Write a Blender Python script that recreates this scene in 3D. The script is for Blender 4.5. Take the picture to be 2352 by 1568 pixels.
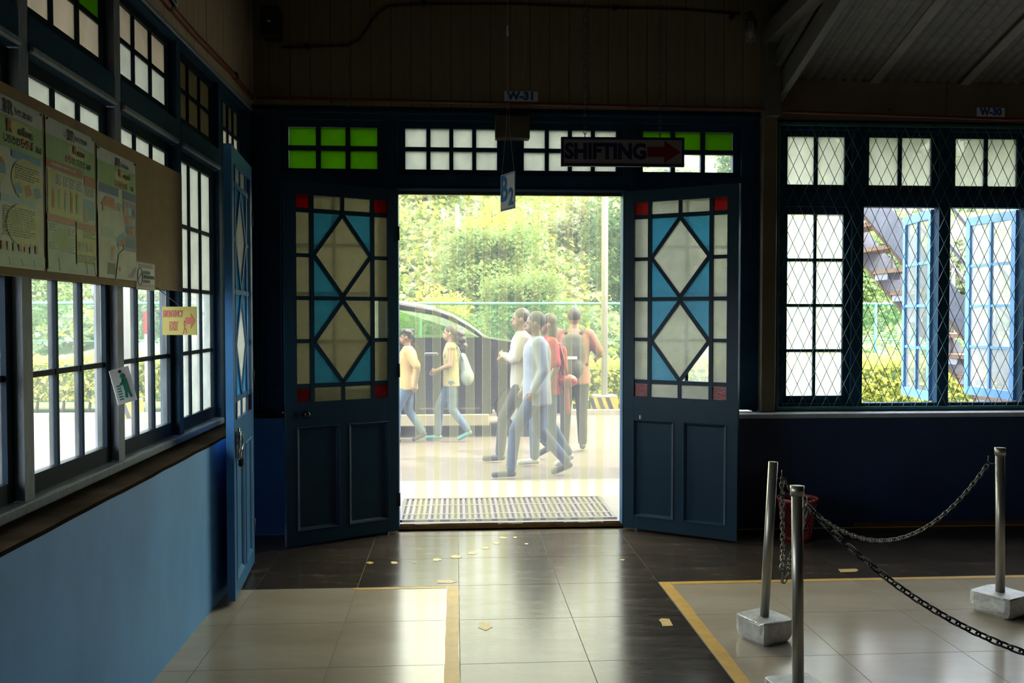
import bpy, bmesh, math, random
from mathutils import Vector, Matrix, Euler
random.seed(7)
scene = bpy.context.scene
for o in list(bpy.data.objects): bpy.data.objects.remove(o)
COL = scene.collection
PI = math.pi

# ------------------------------------------------------------------ camera
FPX, YAW, PITCH, EYE = 2045.0, 0.0635, 0.0288, 1.606
cd = bpy.data.cameras.new('camera'); cam = bpy.data.objects.new('camera', cd); COL.objects.link(cam)
cd.sensor_width = 36.0; cd.lens = FPX / 2352 * 36.0; cd.clip_start = .05; cd.clip_end = 600
cam.location = (0, 0, EYE); cam.rotation_euler = (PI/2 - PITCH, 0, -YAW)
scene.camera = cam
_R = Euler(cam.rotation_euler).to_matrix()
def ray(px, py): return _R @ Vector((px - 1176, -(py - 784), -FPX))
def onY(px, py, Y): r = ray(px, py); return Vector((0, 0, EYE)) + r * (Y / r.y)
def onX(px, py, X): r = ray(px, py); return Vector((0, 0, EYE)) + r * (X / r.x)
def onZ(px, py, Z=0.0): r = ray(px, py); return Vector((0, 0, EYE)) + r * ((Z - EYE) / r.z)

# ------------------------------------------------------------------ sky, sun, exposure
world = bpy.data.worlds.new('World'); scene.world = world; world.use_nodes = True
wn = world.node_tree.nodes; wl = world.node_tree.links; wn.clear()
w_out = wn.new('ShaderNodeOutputWorld'); w_bg = wn.new('ShaderNodeBackground')
w_sky = wn.new('ShaderNodeTexSky'); w_sky.sky_type = 'HOSEK_WILKIE'; w_sky.turbidity = 5.0; w_sky.ground_albedo = .4
SUN_DIR = Vector((.62, -.10, .78)).normalized()          # towards the sun
w_sky.sun_direction = SUN_DIR
w_mix = wn.new('ShaderNodeMix'); w_mix.data_type = 'RGBA'; w_mix.inputs[0].default_value = .6
w_mix.inputs[7].default_value = (.93, .97, 1.0, 1)       # thin white cloud
wl.new(w_sky.outputs[0], w_mix.inputs[6]); wl.new(w_mix.outputs[2], w_bg.inputs[0])
w_bg.inputs[1].default_value = 7.5; wl.new(w_bg.outputs[0], w_out.inputs[0])
sd = bpy.data.lights.new('sun', 'SUN'); sd.energy = 4.2; sd.angle = math.radians(2.0); sd.color = (1, .95, .86)
sun = bpy.data.objects.new('sun', sd); COL.objects.link(sun); sun.location = (6, -2, 12)
sun.rotation_euler = SUN_DIR.to_track_quat('Z', 'Y').to_euler()
scene.view_settings.view_transform = 'Standard'; scene.view_settings.look = 'None'
scene.view_settings.gamma = 1.0; scene.view_settings.use_curve_mapping = False
scene.view_settings.exposure = 1.3
scene.cycles.max_bounces = 10; scene.cycles.diffuse_bounces = 5; scene.cycles.transparent_max_bounces = 40
scene.cycles.transmission_bounces = 8; scene.cycles.glossy_bounces = 4
scene.cycles.sample_clamp_indirect = 6.0
def portal(name, loc, rot, sx, sy):
    l = bpy.data.lights.new(name, 'AREA'); l.shape = 'RECTANGLE'; l.size = sx; l.size_y = sy; l.cycles.is_portal = True
    o = bpy.data.objects.new(name, l); COL.objects.link(o); o.location = loc; o.rotation_euler = rot
portal('portal_door', (.43, 6.98, 1.55), (-PI/2, 0, 0), 3.9, 3.2)
portal('portal_window_band', (4.3, 6.98, 2.0), (-PI/2, 0, 0), 3.8, 2.4)
portal('portal_side', (-1.75, 4.5, 1.9), (0, -PI/2, 0), 2.6, 4.6)

# ------------------------------------------------------------------ materials
MATS = {}
def nt(name):
    m = bpy.data.materials.new(name); m.use_nodes = True; t = m.node_tree; t.nodes.clear()
    out = t.nodes.new('ShaderNodeOutputMaterial'); MATS[name] = m
    return m, t, out
def ramp(t, src, stops):
    r = t.nodes.new('ShaderNodeValToRGB'); e = r.color_ramp.elements
    while len(e) < len(stops): e.new(.5)
    for el, (p, c) in zip(e, stops): el.position = p; el.color = (*c, 1)
    t.links.new(src, r.inputs[0]); return r.outputs[0]
def noise(t, scale, detail=4, stretch=None, rough=.6):
    tc = t.nodes.new('ShaderNodeTexCoord'); n = t.nodes.new('ShaderNodeTexNoise')
    n.inputs['Scale'].default_value = scale; n.inputs['Detail'].default_value = detail; n.inputs['Roughness'].default_value = rough
    src = tc.outputs['Object']
    if stretch:
        mp = t.nodes.new('ShaderNodeMapping'); mp.inputs['Scale'].default_value = stretch
        t.links.new(src, mp.inputs[0]); src = mp.outputs[0]
    t.links.new(src, n.inputs['Vector']); return n.outputs['Fac']
def mix(t, a, b, fac):
    m = t.nodes.new('ShaderNodeMix'); m.data_type = 'RGBA'
    for s, v in ((0, fac), (6, a), (7, b)):
        if isinstance(v, (int, float)): m.inputs[s].default_value = v
        elif isinstance(v, tuple): m.inputs[s].default_value = (*v, 1)
        else: t.links.new(v, m.inputs[s])
    return m.outputs[2]
def bump(t, h, strength=.3, dist=.01):
    b = t.nodes.new('ShaderNodeBump'); b.inputs['Strength'].default_value = strength; b.inputs['Distance'].default_value = dist
    t.links.new(h, b.inputs['Height']); return b.outputs[0]
def pbr(name, c, rough=.6, var=.18, scale=6, metal=0, spec=.5, bmp=0, stretch=None, c2=None, wear=None, wear_c=None, bdist=.004, coat=0):
    m, t, out = nt(name); p = t.nodes.new('ShaderNodeBsdfPrincipled')
    n = noise(t, scale, stretch=stretch)
    d = c2 or tuple(x * (1 - var) for x in c); l = tuple(min(1, x * (1 + var)) for x in c)
    col = ramp(t, n, [(.3, d), (.7, l)])
    if wear:
        n2 = noise(t, wear[0], 8, stretch=wear[2] if len(wear) > 2 else None, rough=.7)
        f = ramp(t, n2, [(wear[1], (0, 0, 0)), (min(1, wear[1] + .06), (1, 1, 1))])
        col = mix(t, col, wear_c, f)
    t.links.new(col, p.inputs['Base Color'])
    p.inputs['Roughness'].default_value = rough; p.inputs['Metallic'].default_value = metal
    p.inputs['Specular IOR Level'].default_value = spec
    if coat: p.inputs['Coat Weight'].default_value = coat; p.inputs['Coat Roughness'].default_value = .05
    if bmp: t.links.new(bump(t, n, bmp, bdist), p.inputs['Normal'])
    t.links.new(p.outputs[0], out.inputs[0]); return m
def glass(name, c, clear=.5, rough=.1, bmp=0, bscale=60, gloss=.06, dirt=0.0, c_trans=None):
    """pane: part straight through, part scattered, a little reflection"""
    m, t, out = nt(name)
    tr = t.nodes.new('ShaderNodeBsdfTransparent'); tl = t.nodes.new('ShaderNodeBsdfTranslucent'); gl = t.nodes.new('ShaderNodeBsdfGlossy')
    tr.inputs[0].default_value = (*(c_trans or c), 1); gl.inputs['Roughness'].default_value = rough
    n = noise(t, 9, 5)
    t.links.new(ramp(t, n, [(.25, tuple(x * .8 for x in c)), (.75, c)]), tl.inputs[0])
    mx = t.nodes.new('ShaderNodeMixShader'); mx.inputs[0].default_value = 1 - clear
    if dirt:
        n3 = noise(t, 5, 8)
        f = t.nodes.new('ShaderNodeMapRange'); f.inputs['To Min'].default_value = 1 - clear; f.inputs['To Max'].default_value = min(1, 1 - clear + dirt)
        f.inputs['From Min'].default_value = .4; f.inputs['From Max'].default_value = .8
        t.links.new(n3, f.inputs['Value']); t.links.new(f.outputs[0], mx.inputs[0])
    t.links.new(tr.outputs[0], mx.inputs[1]); t.links.new(tl.outputs[0], mx.inputs[2])
    m2 = t.nodes.new('ShaderNodeMixShader'); m2.inputs[0].default_value = gloss
    t.links.new(mx.outputs[0], m2.inputs[1]); t.links.new(gl.outputs[0], m2.inputs[2])
    if bmp:
        b = bump(t, noise(t, bscale, 2), bmp, .004); t.links.new(b, gl.inputs['Normal']); t.links.new(b, tl.inputs['Normal'])
    t.links.new(m2.outputs[0], out.inputs[0]); return m
def leafmat(name, c, c2, trans=.5):
    m, t, out = nt(name); df = t.nodes.new('ShaderNodeBsdfDiffuse'); tl = t.nodes.new('ShaderNodeBsdfTranslucent')
    n = noise(t, .9, 3); n2 = noise(t, 7, 2)
    col = mix(t, ramp(t, n, [(.35, c), (.65, c2)]), ramp(t, n2, [(.3, c2), (.7, c)]), .5)
    t.links.new(col, df.inputs[0]); t.links.new(col, tl.inputs[0])
    mx = t.nodes.new('ShaderNodeMixShader'); mx.inputs[0].default_value = trans
    t.links.new(df.outputs[0], mx.inputs[1]); t.links.new(tl.outputs[0], mx.inputs[2]); t.links.new(mx.outputs[0], out.inputs[0]); return m

NAVY = (.016, .052, .098)
pbr('paint_blue', NAVY, .5, .2, 5, spec=.1, wear=(14, .72), wear_c=(.10, .12, .13), bmp=.15)
pbr('paint_sash_shaded', (.005, .014, .026), .5, .2, 5, spec=.08)  # frame blue darkened so the sash bars read as backlit silhouettes
pbr('paint_blue_worn', (.20, .23, .28), .5, .2, 9, stretch=(8, 8, 1), wear=(22, .60, (10, 10, 1)), wear_c=(.04, .09, .16), bmp=.3)
pbr('paint_door_shaded', (.009, .036, .072), .42, .12, 4, spec=.25, wear=(30, .80), wear_c=(.1, .13, .15), bmp=.1)  # shaded copy of the door blue, for the leaves facing away from daylight
pbr('paint_door_lit', (.045, .18, .42), .35, .12, 4, wear=(26, .70), wear_c=(.45, .5, .52), bmp=.1)  # lit copy of the same door blue, for the leaf in daylight
pbr('paint_shutter', (.16, .36, .66), .4, .1, 5)
pbr('plaster_blue', (.12, .36, .78), .5, .12, 3, wear=(34, .735, (1, 1, .55)), wear_c=(.09, .22, .45), bmp=.25, stretch=(1, 1, .4))
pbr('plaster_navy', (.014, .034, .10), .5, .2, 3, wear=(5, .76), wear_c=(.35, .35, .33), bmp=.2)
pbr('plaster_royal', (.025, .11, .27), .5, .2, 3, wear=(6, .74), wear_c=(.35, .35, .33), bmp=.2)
pbr('ledge_wood', (.028, .021, .014), .95, .3, 8, spec=.0, bmp=.3)
pbr('sill_cement', (.42, .45, .5), .6, .15, 10, bmp=.2)
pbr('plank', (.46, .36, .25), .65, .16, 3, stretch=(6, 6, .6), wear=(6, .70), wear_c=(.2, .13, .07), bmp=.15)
pbr('plank_shaded', (.21, .17, .10), .7, .16, 3, stretch=(6, 6, .6), bmp=.15)  # plank colour darkened to carry the shade on the back wall
pbr('cream_wall', (.17, .13, .08), .6, .12, 3, wear=(5, .72), wear_c=(.12, .085, .05))
pbr('ceiling_dark', (.035, .03, .027), .8); pbr('hall_wall', (.07, .06, .05), .8)
pbr('roof_lap', (.24, .20, .165), .6, .2, 5)
pbr('roof_sheet', (.13, .11, .09), .5, .25, 4, stretch=(1, 6, 1), bmp=.1)
pbr('beam_grey', (.12, .11, .095), .6, .2, 5)
pbr('pipe_red', (.16, .03, .02), .45, .2, 20)
pbr('black', (.012, .012, .013), .5); pbr('black_gloss', (.012, .012, .014), .2)
pbr('cable_black', (.02, .018, .015), .6)
pbr('white_print', (.75, .76, .74), .45, .06, 8); pbr('sign_white', (.30, .285, .265), .5, .06, 5); pbr('sign_navy', (.018, .02, .085), .5); pbr('sign_red', (.22, .008, .016), .45)
pbr('tag_blue', (.02, .12, .42), .5); pbr('tag_blue_light', (.03, .24, .5), .5); pbr('plate_white', (.70, .72, .76), .5, .08)
pbr('sign_yellow', (.36, .30, .03), .5, .1, 6); pbr('sign_letter_red', (.40, .07, .03), .5); pbr('exit_green', (.03, .22, .16), .5)
pbr('hardboard', (.33, .215, .09), .7, .12, 14, bmp=.1)
pbr('box_beige', (.10, .085, .055), .6)
pbr('string', (.34, .25, .16), .8)
pbr('chain_steel', (.20, .19, .17), .38, .3, 40, metal=.85)
pbr('chain_dark', (.07, .065, .07), .4, .3, 40, metal=.7)
pbr('galvanised', (.40, .38, .33), .38, .25, 18, metal=.8, stretch=(1, 1, .2), wear=(20, .68), wear_c=(.2, .17, .13))
pbr('silver_paint', (.62, .62, .62), .42, .2, 22, metal=.35, bmp=.7, wear=(38, .66), wear_c=(.12, .11, .1), bdist=.01)
pbr('brass_old', (.35, .28, .15), .35, .3, 30, metal=.9); pbr('steel', (.5, .5, .52), .25, .15, 30, metal=1)
pbr('bin_red', (.28, .02, .03), .35, .1); pbr('bin_rim', (.45, .1, .11), .25, .1)
pbr('yellow_paint', (.66, .38, .07), .5, .14, 14, wear=(32, .69), wear_c=(.5, .45, .4))
pbr('sticker', (.70, .47, .16), .5, .15, 30)
pbr('grout_light', (.32, .29, .27), .8); pbr('threshold', (.010, .006, .003), .9, .3, 10, spec=.0)
pbr('batten', (.09, .045, .03), .6, .3, 12)
# floor tiles
def tile_dark():
    m, t, out = nt('tile_dark'); p = t.nodes.new('ShaderNodeBsdfPrincipled')
    n = noise(t, 3.2, 8, stretch=(.7, 3.5, 1), rough=.68); n2 = noise(t, 1.2, 4, stretch=(1, 2, 1))
    c = mix(t, ramp(t, n, [(.36, (.024, .020, .018)), (.55, (.065, .050, .042)), (.72, (.19, .13, .09))]), ramp(t, n2, [(.3, (.022, .020, .021)), (.7, (.075, .060, .052))]), .45)
    t.links.new(c, p.inputs['Base Color']); p.inputs['Specular IOR Level'].default_value = .15
    t.links.new(ramp(t, n, [(.2, (.15, .15, .15)), (.8, (.26, .26, .26))]), p.inputs['Roughness'])
    t.links.new(p.outputs[0], out.inputs[0])
def tile_beige():
    m, t, out = nt('tile_beige'); p = t.nodes.new('ShaderNodeBsdfPrincipled')
    n = noise(t, 1.6, 7, stretch=(.5, 1.6, 1)); n2 = noise(t, 26, 6)
    c = ramp(t, n, [(.3, (.40, .325, .25)), (.7, (.53, .46, .385))])
    c = mix(t, c, (.25, .18, .12), ramp(t, n2, [(.66, (0, 0, 0)), (.8, (.5, .5, .5))]))
    t.links.new(c, p.inputs['Base Color']); p.inputs['Roughness'].default_value = .2; p.inputs['Specular IOR Level'].default_value = .36
    t.links.new(p.outputs[0], out.inputs[0])
tile_dark(); tile_beige()
# panes
glass('pane_fan', (.62, .64, .56), .30, .3, .4, 80, dirt=.06)
glass('pane_frost', (.40, .41, .36), .10, .3, .5, 90, dirt=.06)
glass('pane_cream', (.36, .33, .27), .08, .3, .4, 60, dirt=.06)
glass('pane_clear', (.45, .47, .42), .95, .03, gloss=.04, dirt=.06, c_trans=(.95, .97, .95))
glass('pane_dusty', (.42, .45, .40), .78, .06, gloss=.04, dirt=.15, c_trans=(.92, .95, .90))
glass('pane_hazy', (.80, .82, .74), .66, .08, gloss=.04, dirt=.15, c_trans=(.95, .97, .93))
glass('pane_sky_sheen', (.85, .88, .85), .72, .06, gloss=.05, dirt=.03, c_trans=(.95, .97, .95))  # whitish scatter colour stands in for sky reflected in the open casements
glass('pane_rain', (.50, .49, .40), .48, .25, .8, 130)
glass('pane_rain_white', (.66, .65, .60), .42, .25, .8, 130)
glass('pane_blue', (.16, .42, .56), .45, .2, .6, 110)
glass('pane_red', (.42, .006, .006), .55, .2, .4, 110)
glass('pane_green', (.078, .165, .004), .14, .3, .3, 70)
glass('pane_painted', (.10, .09, .055), .03, .4)
glass('pane_amber', (.72, .62, .33), .02, .4)
def pvc():
    m, t, out = nt('pvc_strip'); tr = t.nodes.new('ShaderNodeBsdfTransparent'); tl = t.nodes.new('ShaderNodeBsdfTranslucent'); gl = t.nodes.new('ShaderNodeBsdfGlossy'); df = t.nodes.new('ShaderNodeBsdfDiffuse')
    tr.inputs[0].default_value = (.85, .835, .64, 1); tl.inputs[0].default_value = (.93, .94, .94, 1); df.inputs[0].default_value = (.8, .78, .66, 1); gl.inputs['Roughness'].default_value = .12
    n = noise(t, 14, 8, stretch=(1, 1, .25)); tc = t.nodes.new('ShaderNodeTexCoord'); sp = t.nodes.new('ShaderNodeSeparateXYZ'); t.links.new(tc.outputs['Object'], sp.inputs[0])
    mr = t.nodes.new('ShaderNodeMapRange'); mr.inputs['From Min'].default_value = .1; mr.inputs['From Max'].default_value = 1.9; mr.inputs['To Min'].default_value = .078; mr.inputs['To Max'].default_value = .040   # scuffed where people push through
    t.links.new(sp.outputs[2], mr.inputs['Value'])
    ad = t.nodes.new('ShaderNodeMath'); ad.operation = 'MULTIPLY_ADD'; ad.inputs[1].default_value = .012; t.links.new(n, ad.inputs[0]); t.links.new(mr.outputs[0], ad.inputs[2])
    s = t.nodes.new('ShaderNodeMixShader'); s.inputs[0].default_value = .25; t.links.new(tl.outputs[0], s.inputs[1]); t.links.new(df.outputs[0], s.inputs[2])
    mx = t.nodes.new('ShaderNodeMixShader'); t.links.new(ad.outputs[0], mx.inputs[0]); t.links.new(tr.outputs[0], mx.inputs[1]); t.links.new(s.outputs[0], mx.inputs[2])
    m2 = t.nodes.new('ShaderNodeMixShader'); m2.inputs[0].default_value = .035; t.links.new(mx.outputs[0], m2.inputs[1]); t.links.new(gl.outputs[0], m2.inputs[2]); t.links.new(m2.outputs[0], out.inputs[0])
pvc(); glass('pvc_edge', (.80, .78, .66), .80, .2, gloss=.03, c_trans=(.88, .87, .74))
# outdoors
pbr('asphalt', (.080, .063, .057), .85, .14, 1.2, bmp=.2); pbr('concrete', (.14, .125, .115), .8, .1, 1.5, bmp=.1); pbr('kerb_stone', (.220, .200, .168), .8)
pbr('grate_bar', (.085, .062, .058), .7, .2, 20); pbr('grate_iron', (.040, .034, .032), .5, .2, 20, metal=.5); pbr('grate_pit', (.020, .018, .018), .9)
pbr('grass_ground', (.080, .108, .028), .9, .3, .5); pbr('soil', (.140, .096, .060), .9, .2, 1)
def hill():
    m, t, out = nt('hill_green'); p = t.nodes.new('ShaderNodeBsdfDiffuse'); n = noise(t, .11, 9, rough=.72); n2 = noise(t, .9, 6, rough=.7)
    c = mix(t, ramp(t, n, [(.35, (0.099, 0.146, 0.075)), (.5, (0.238, 0.265, 0.139)), (.66, (0.417, 0.343, 0.282))]), ramp(t, n2, [(.35, (0.059, 0.103, 0.053)), (.65, (0.356, 0.360, 0.211))]), .55)
    t.links.new(c, p.inputs[0]); t.links.new(p.outputs[0], out.inputs[0])
hill()
leafmat('leaf_mid', (0.129, 0.206, 0.075), (0.248, 0.325, 0.139)); leafmat('leaf_dark', (0.070, 0.120, 0.068), (0.139, 0.206, 0.103)); leafmat('leaf_lime', (0.376, 0.403, 0.081), (0.516, 0.479, 0.153)); leafmat('leaf_pale', (0.238, 0.283, 0.182), (0.356, 0.368, 0.267))
pbr('bark', (.064, .048, .034), .9, .3, 6, stretch=(4, 4, .6)); pbr('pole_white', (.288, .280, .264), .5, .1, 4, wear=(6, .72), wear_c=(.200, .132, .080)); pbr('pole_grey', (.168, .172, .168), .5)
pbr('fence_teal', (.048, .208, .168), .45); glass('chain_link', (.05, .16, .12), .88, .4, gloss=.0, c_trans=(.93, .98, .95))
pbr('block_yellow', (.280, .200, .032), .7, .12, 8); pbr('block_black', (.020, .020, .020), .7); pbr('block_top', (.240, .240, .224), .8)
pbr('car_paint', (.005, .006, .008), .22, .05, 3, spec=.6, coat=.6); pbr('car_cladding', (.248, .216, .160), .4, .05, 3); pbr('rubber', (.008, .008, .008), .8); pbr('chrome', (.300, .300, .300), .15, .05, 5, metal=1)
glass('car_glass', (.04, .08, .06), .92, .02, gloss=.06, c_trans=(.62, .82, .70)); pbr('lamp_red', (.200, .008, .008), .3); pbr('seat_grey', (.048, .048, .048), .8)
pbr('stair_steel', (.21, .225, .265), .5, .2, 8, wear=(10, .62), wear_c=(.096, .048, .028)); pbr('stair_wood', (.17, .11, .07), .7, .3, 8, stretch=(1, 6, 6)); pbr('rail_white', (.36, .365, .38), .45)
pbr('skin', (.120, .066, .042), .5, .08, 6); pbr('skin_light', (.180, .108, .076), .5, .08, 6); pbr('skin_tan', (.136, .076, .048), .5, .08, 6)
pbr('hair_black', (.007, .005, .004), .5, .3, 40); pbr('hair_brown', (.016, .009, .007), .55, .35, 40); pbr('hair_grey', (.022, .020, .019), .6, .35, 40)
pbr('denim', (.018, .038, .085), .85, .25, 9); pbr('denim_light', (.045, .075, .13), .85, .25, 9); pbr('trouser_dark', (.009, .011, .020), .85, .2, 9); pbr('trouser_black', (.008, .009, .012), .85, .2, 9)
pbr('shirt_white', (.20, .195, .205), .8, .06, 9); pbr('shirt_blue', (.14, .165, .24), .8, .08, 9); pbr('shirt_salmon', (.220, .088, .064), .85, .1, 9); pbr('top_red', (.240, .016, .020), .8, .1, 9)
pbr('shirt_orange', (.296, .192, .088), .85, .06, 9, wear=(16, .70), wear_c=(.140, .080, .056)); pbr('top_yellow', (.23, .20, .10), .85, .06, 9, wear=(13, .60), wear_c=(.02, .02, .06))
pbr('shoe_teal', (.040, .168, .184), .6); pbr('shoe_dark', (.012, .012, .016), .6); pbr('shoe_white', (.280, .280, .280), .6); pbr('bag_grey', (.040, .040, .038), .8, .2, 12); pbr('bag_pale', (.168, .208, .208), .7, .12, 8); pbr('bag_red', (.248, .020, .024), .3)
pbr('eye_dark', (.004, .004, .004), .2); pbr('lip', (.096, .032, .028), .5); pbr('pink', (.300, .048, .140), .6)
# poster inks
for n_, c_ in dict(paper=(.72, .72, .66), p_green=(.40, .58, .22), p_yellow=(.72, .68, .26), p_red=(.62, .13, .10), p_blue=(.16, .38, .60), p_darkblue=(.09, .14, .36), p_ink=(.06, .06, .07), p_orange=(.66, .36, .14), p_pale=(.60, .68, .60), p_sky=(.42, .60, .68), p_torn=(.76, .74, .62), p_violet=(.32, .24, .40)).items():
    pbr('ink_' + n_, tuple(x*.95 for x in c_), .35, .1, 12)

# ------------------------------------------------------------------ helpers
def tag(o, label=None, cat=None, group=None, kind=None):
    if label: o['label'] = label
    if cat: o['category'] = cat
    if group: o['group'] = group
    if kind: o['kind'] = kind
    return o
def thing(name, label, cat, loc=(0, 0, 0), rz=0.0, group=None, kind=None):
    o = bpy.data.objects.new(name, None); COL.objects.link(o); o.empty_display_size = .1
    o.location = loc; o.rotation_euler = (0, 0, rz); return tag(o, label, cat, group, kind)
def link(name, me, mat, parent=None, loc=(0, 0, 0), rot=(0, 0, 0)):
    if mat and not me.materials: me.materials.append(MATS[mat])
    o = bpy.data.objects.new(name, me); COL.objects.link(o); o.location = loc; o.rotation_euler = rot
    if parent is not None: o.parent = parent
    return o
class MB:
    def __init__(s): s.v = []; s.f = []; s.sm = []
    def add(s, vs, fs, smooth=False):
        b = len(s.v); s.v += [tuple(v) for v in vs]; s.f += [[i + b for i in f] for f in fs]; s.sm += [smooth] * len(fs); return s
    def box(s, x0, x1, y0, y1, z0, z1, M=None, ch=0):
        if ch:
            vs = []; fs = []
            c = ch
            pts = [(x0 + c, y0), (x1 - c, y0), (x1, y0 + c), (x1, y1 - c), (x1 - c, y1), (x0 + c, y1), (x0, y1 - c), (x0, y0 + c)]
            cx, cy = (x0 + x1) / 2, (y0 + y1) / 2
            for zz, k in ((z0, c), (z0 + c, 0), (z1 - c, 0), (z1, c)):
                for (px, py) in pts:
                    sx = 1 - 2 * k / (x1 - x0); sy = 1 - 2 * k / (y1 - y0)
                    vs.append((cx + (px - cx) * sx, cy + (py - cy) * sy, zz))
            for r in range(3):
                for i in range(8): fs.append([r*8+i, r*8+(i+1) % 8, r*8+8+(i+1) % 8, r*8+8+i])
            fs.append(list(range(7, -1, -1))); fs.append(list(range(24, 32)))
        else:
            vs = [(x0, y0, z0), (x1, y0, z0), (x1, y1, z0), (x0, y1, z0), (x0, y0, z1), (x1, y0, z1), (x1, y1, z1), (x0, y1, z1)]
            fs = [[0, 3, 2, 1], [4, 5, 6, 7], [0, 1, 5, 4], [1, 2, 6, 5], [2, 3, 7, 6], [3, 0, 4, 7]]
        if M is not None: vs = [M @ Vector(v) for v in vs]
        return s.add(vs, fs)
    def prism(s, pts, a0, a1, axis='y'):
        """2-D polygon extruded along an axis ('y': pts are (x,z); 'x': (y,z); 'z': (x,y))"""
        n = len(pts); f = {'y': lambda p, a: (p[0], a, p[1]), 'x': lambda p, a: (a, p[0], p[1]), 'z': lambda p, a: (p[0], p[1], a)}[axis]
        vs = [f(p, a0) for p in pts] + [f(p, a1) for p in pts]
        fs = [list(range(n)), list(range(2*n - 1, n - 1, -1))] + [[i, i + n, (i + 1) % n + n, (i + 1) % n] for i in range(n)]
        return s.add(vs, fs)
    def beam(s, p, q, w, h, up=(0, 0, 1)):
        p = Vector(p); q = Vector(q); d = (q - p).normalized(); u = Vector(up)
        r = d.cross(u); r = r.normalized() if r.length > 1e-5 else Vector((1, 0, 0)); u = r.cross(d).normalized()
        vs = []
        for c in (p, q):
            for a, b in ((-1, -1), (1, -1), (1, 1), (-1, 1)): vs.append(c + r * (a * w / 2) + u * (b * h / 2))
        return s.add(vs, [[3, 2, 1, 0], [4, 5, 6, 7], [0, 1, 5, 4], [1, 2, 6, 5], [2, 3, 7, 6], [3, 0, 4, 7]])
    def tube(s, pts, rad, n=8, cap=True):
        pts = [Vector(p) for p in pts]; k = len(pts); rad = rad if isinstance(rad, (list, tuple)) else [rad] * k
        vs = []; fs = []; ref = Vector((0, 0, 1))
        for i, p in enumerate(pts):
            d = (pts[min(i + 1, k - 1)] - pts[max(i - 1, 0)]).normalized()
            if abs(d.dot(ref)) > .95: ref = Vector((1, 0, 0)) if abs(d.x) < .9 else Vector((0, 1, 0))
            a = d.cross(ref).normalized(); b = d.cross(a).normalized(); ref = -b if False else ref
            for j in range(n):
                t = 2 * PI * j / n; vs.append(p + (a * math.cos(t) + b * math.sin(t)) * rad[i])
        for i in range(k - 1):
            for j in range(n): fs.append([i*n+j, i*n+(j+1) % n, (i+1)*n+(j+1) % n, (i+1)*n+j])
        s.add(vs, fs, True)
        if cap:
            b = len(s.v) - k * n; s.f += [[b + j for j in range(n - 1, -1, -1)], [b + (k-1)*n + j for j in range(n)]]; s.sm += [False, False]
        return s
    def lathe(s, prof, n=20, c=(0, 0, 0)):
        vs = []; fs = []; k = len(prof)
        for r, z in prof:
            for j in range(n): t = 2*PI*j/n; vs.append((c[0] + r*math.cos(t), c[1] + r*math.sin(t), c[2] + z))
        for i in range(k - 1):
            for j in range(n): fs.append([i*n+j, i*n+(j+1) % n, (i+1)*n+(j+1) % n, (i+1)*n+j])
        return s.add(vs, fs, True)
    def ell(s, c, r, nu=12, nv=8, M=None):
        vs = []; fs = []; c = Vector(c)
        for i in range(nv + 1):
            a = PI * i / nv - PI/2
            for j in range(nu):
                t = 2*PI*j/nu; p = Vector((r[0]*math.cos(a)*math.cos(t), r[1]*math.cos(a)*math.sin(t), r[2]*math.sin(a)))
                vs.append(c + (M @ p if M is not None else p))
        for i in range(nv):
            for j in range(nu): fs.append([i*nu+j, i*nu+(j+1) % nu, (i+1)*nu+(j+1) % nu, (i+1)*nu+j])
        return s.add(vs, fs, True)
    def mesh(s, name):
        me = bpy.data.meshes.new(name); me.from_pydata(s.v, [], s.f); me.polygons.foreach_set('use_smooth', s.sm); me.update(); return me
    def build(s, name, mat, parent=None, loc=(0, 0, 0), rot=(0, 0, 0)):
        return link(name, s.mesh(name), mat, parent, loc, rot)
def text(name, body, size, mat, parent, loc, rot=(PI/2, 0, 0), sx=1.0, ext=.0006, align='CENTER', bold=0.0):
    cu = bpy.data.curves.new(name, 'FONT'); cu.body = body; cu.size = size; cu.extrude = ext; cu.align_x = align; cu.align_y = 'CENTER'; cu.offset = bold; cu.resolution_u = 3
    o = bpy.data.objects.new(name, cu); COL.objects.link(o); bpy.context.view_layer.update()
    me = bpy.data.meshes.new_from_object(o.evaluated_get(bpy.context.evaluated_depsgraph_get())); bpy.data.objects.remove(o)
    me.materials.clear(); r = link(name, me, mat, parent, loc, rot); r.scale = (sx, 1, 1); return r
def struct(name, mb, mat, label, cat, **k):
    return tag(mb.build(name, mat, **k), label, cat, kind='structure')

# ================================================================== ROOM SHELL
XL, XW, YB, YF = -1.33, -1.5, 6.58, 6.70
GX, GY, TS = .018, 5.27, .6
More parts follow.
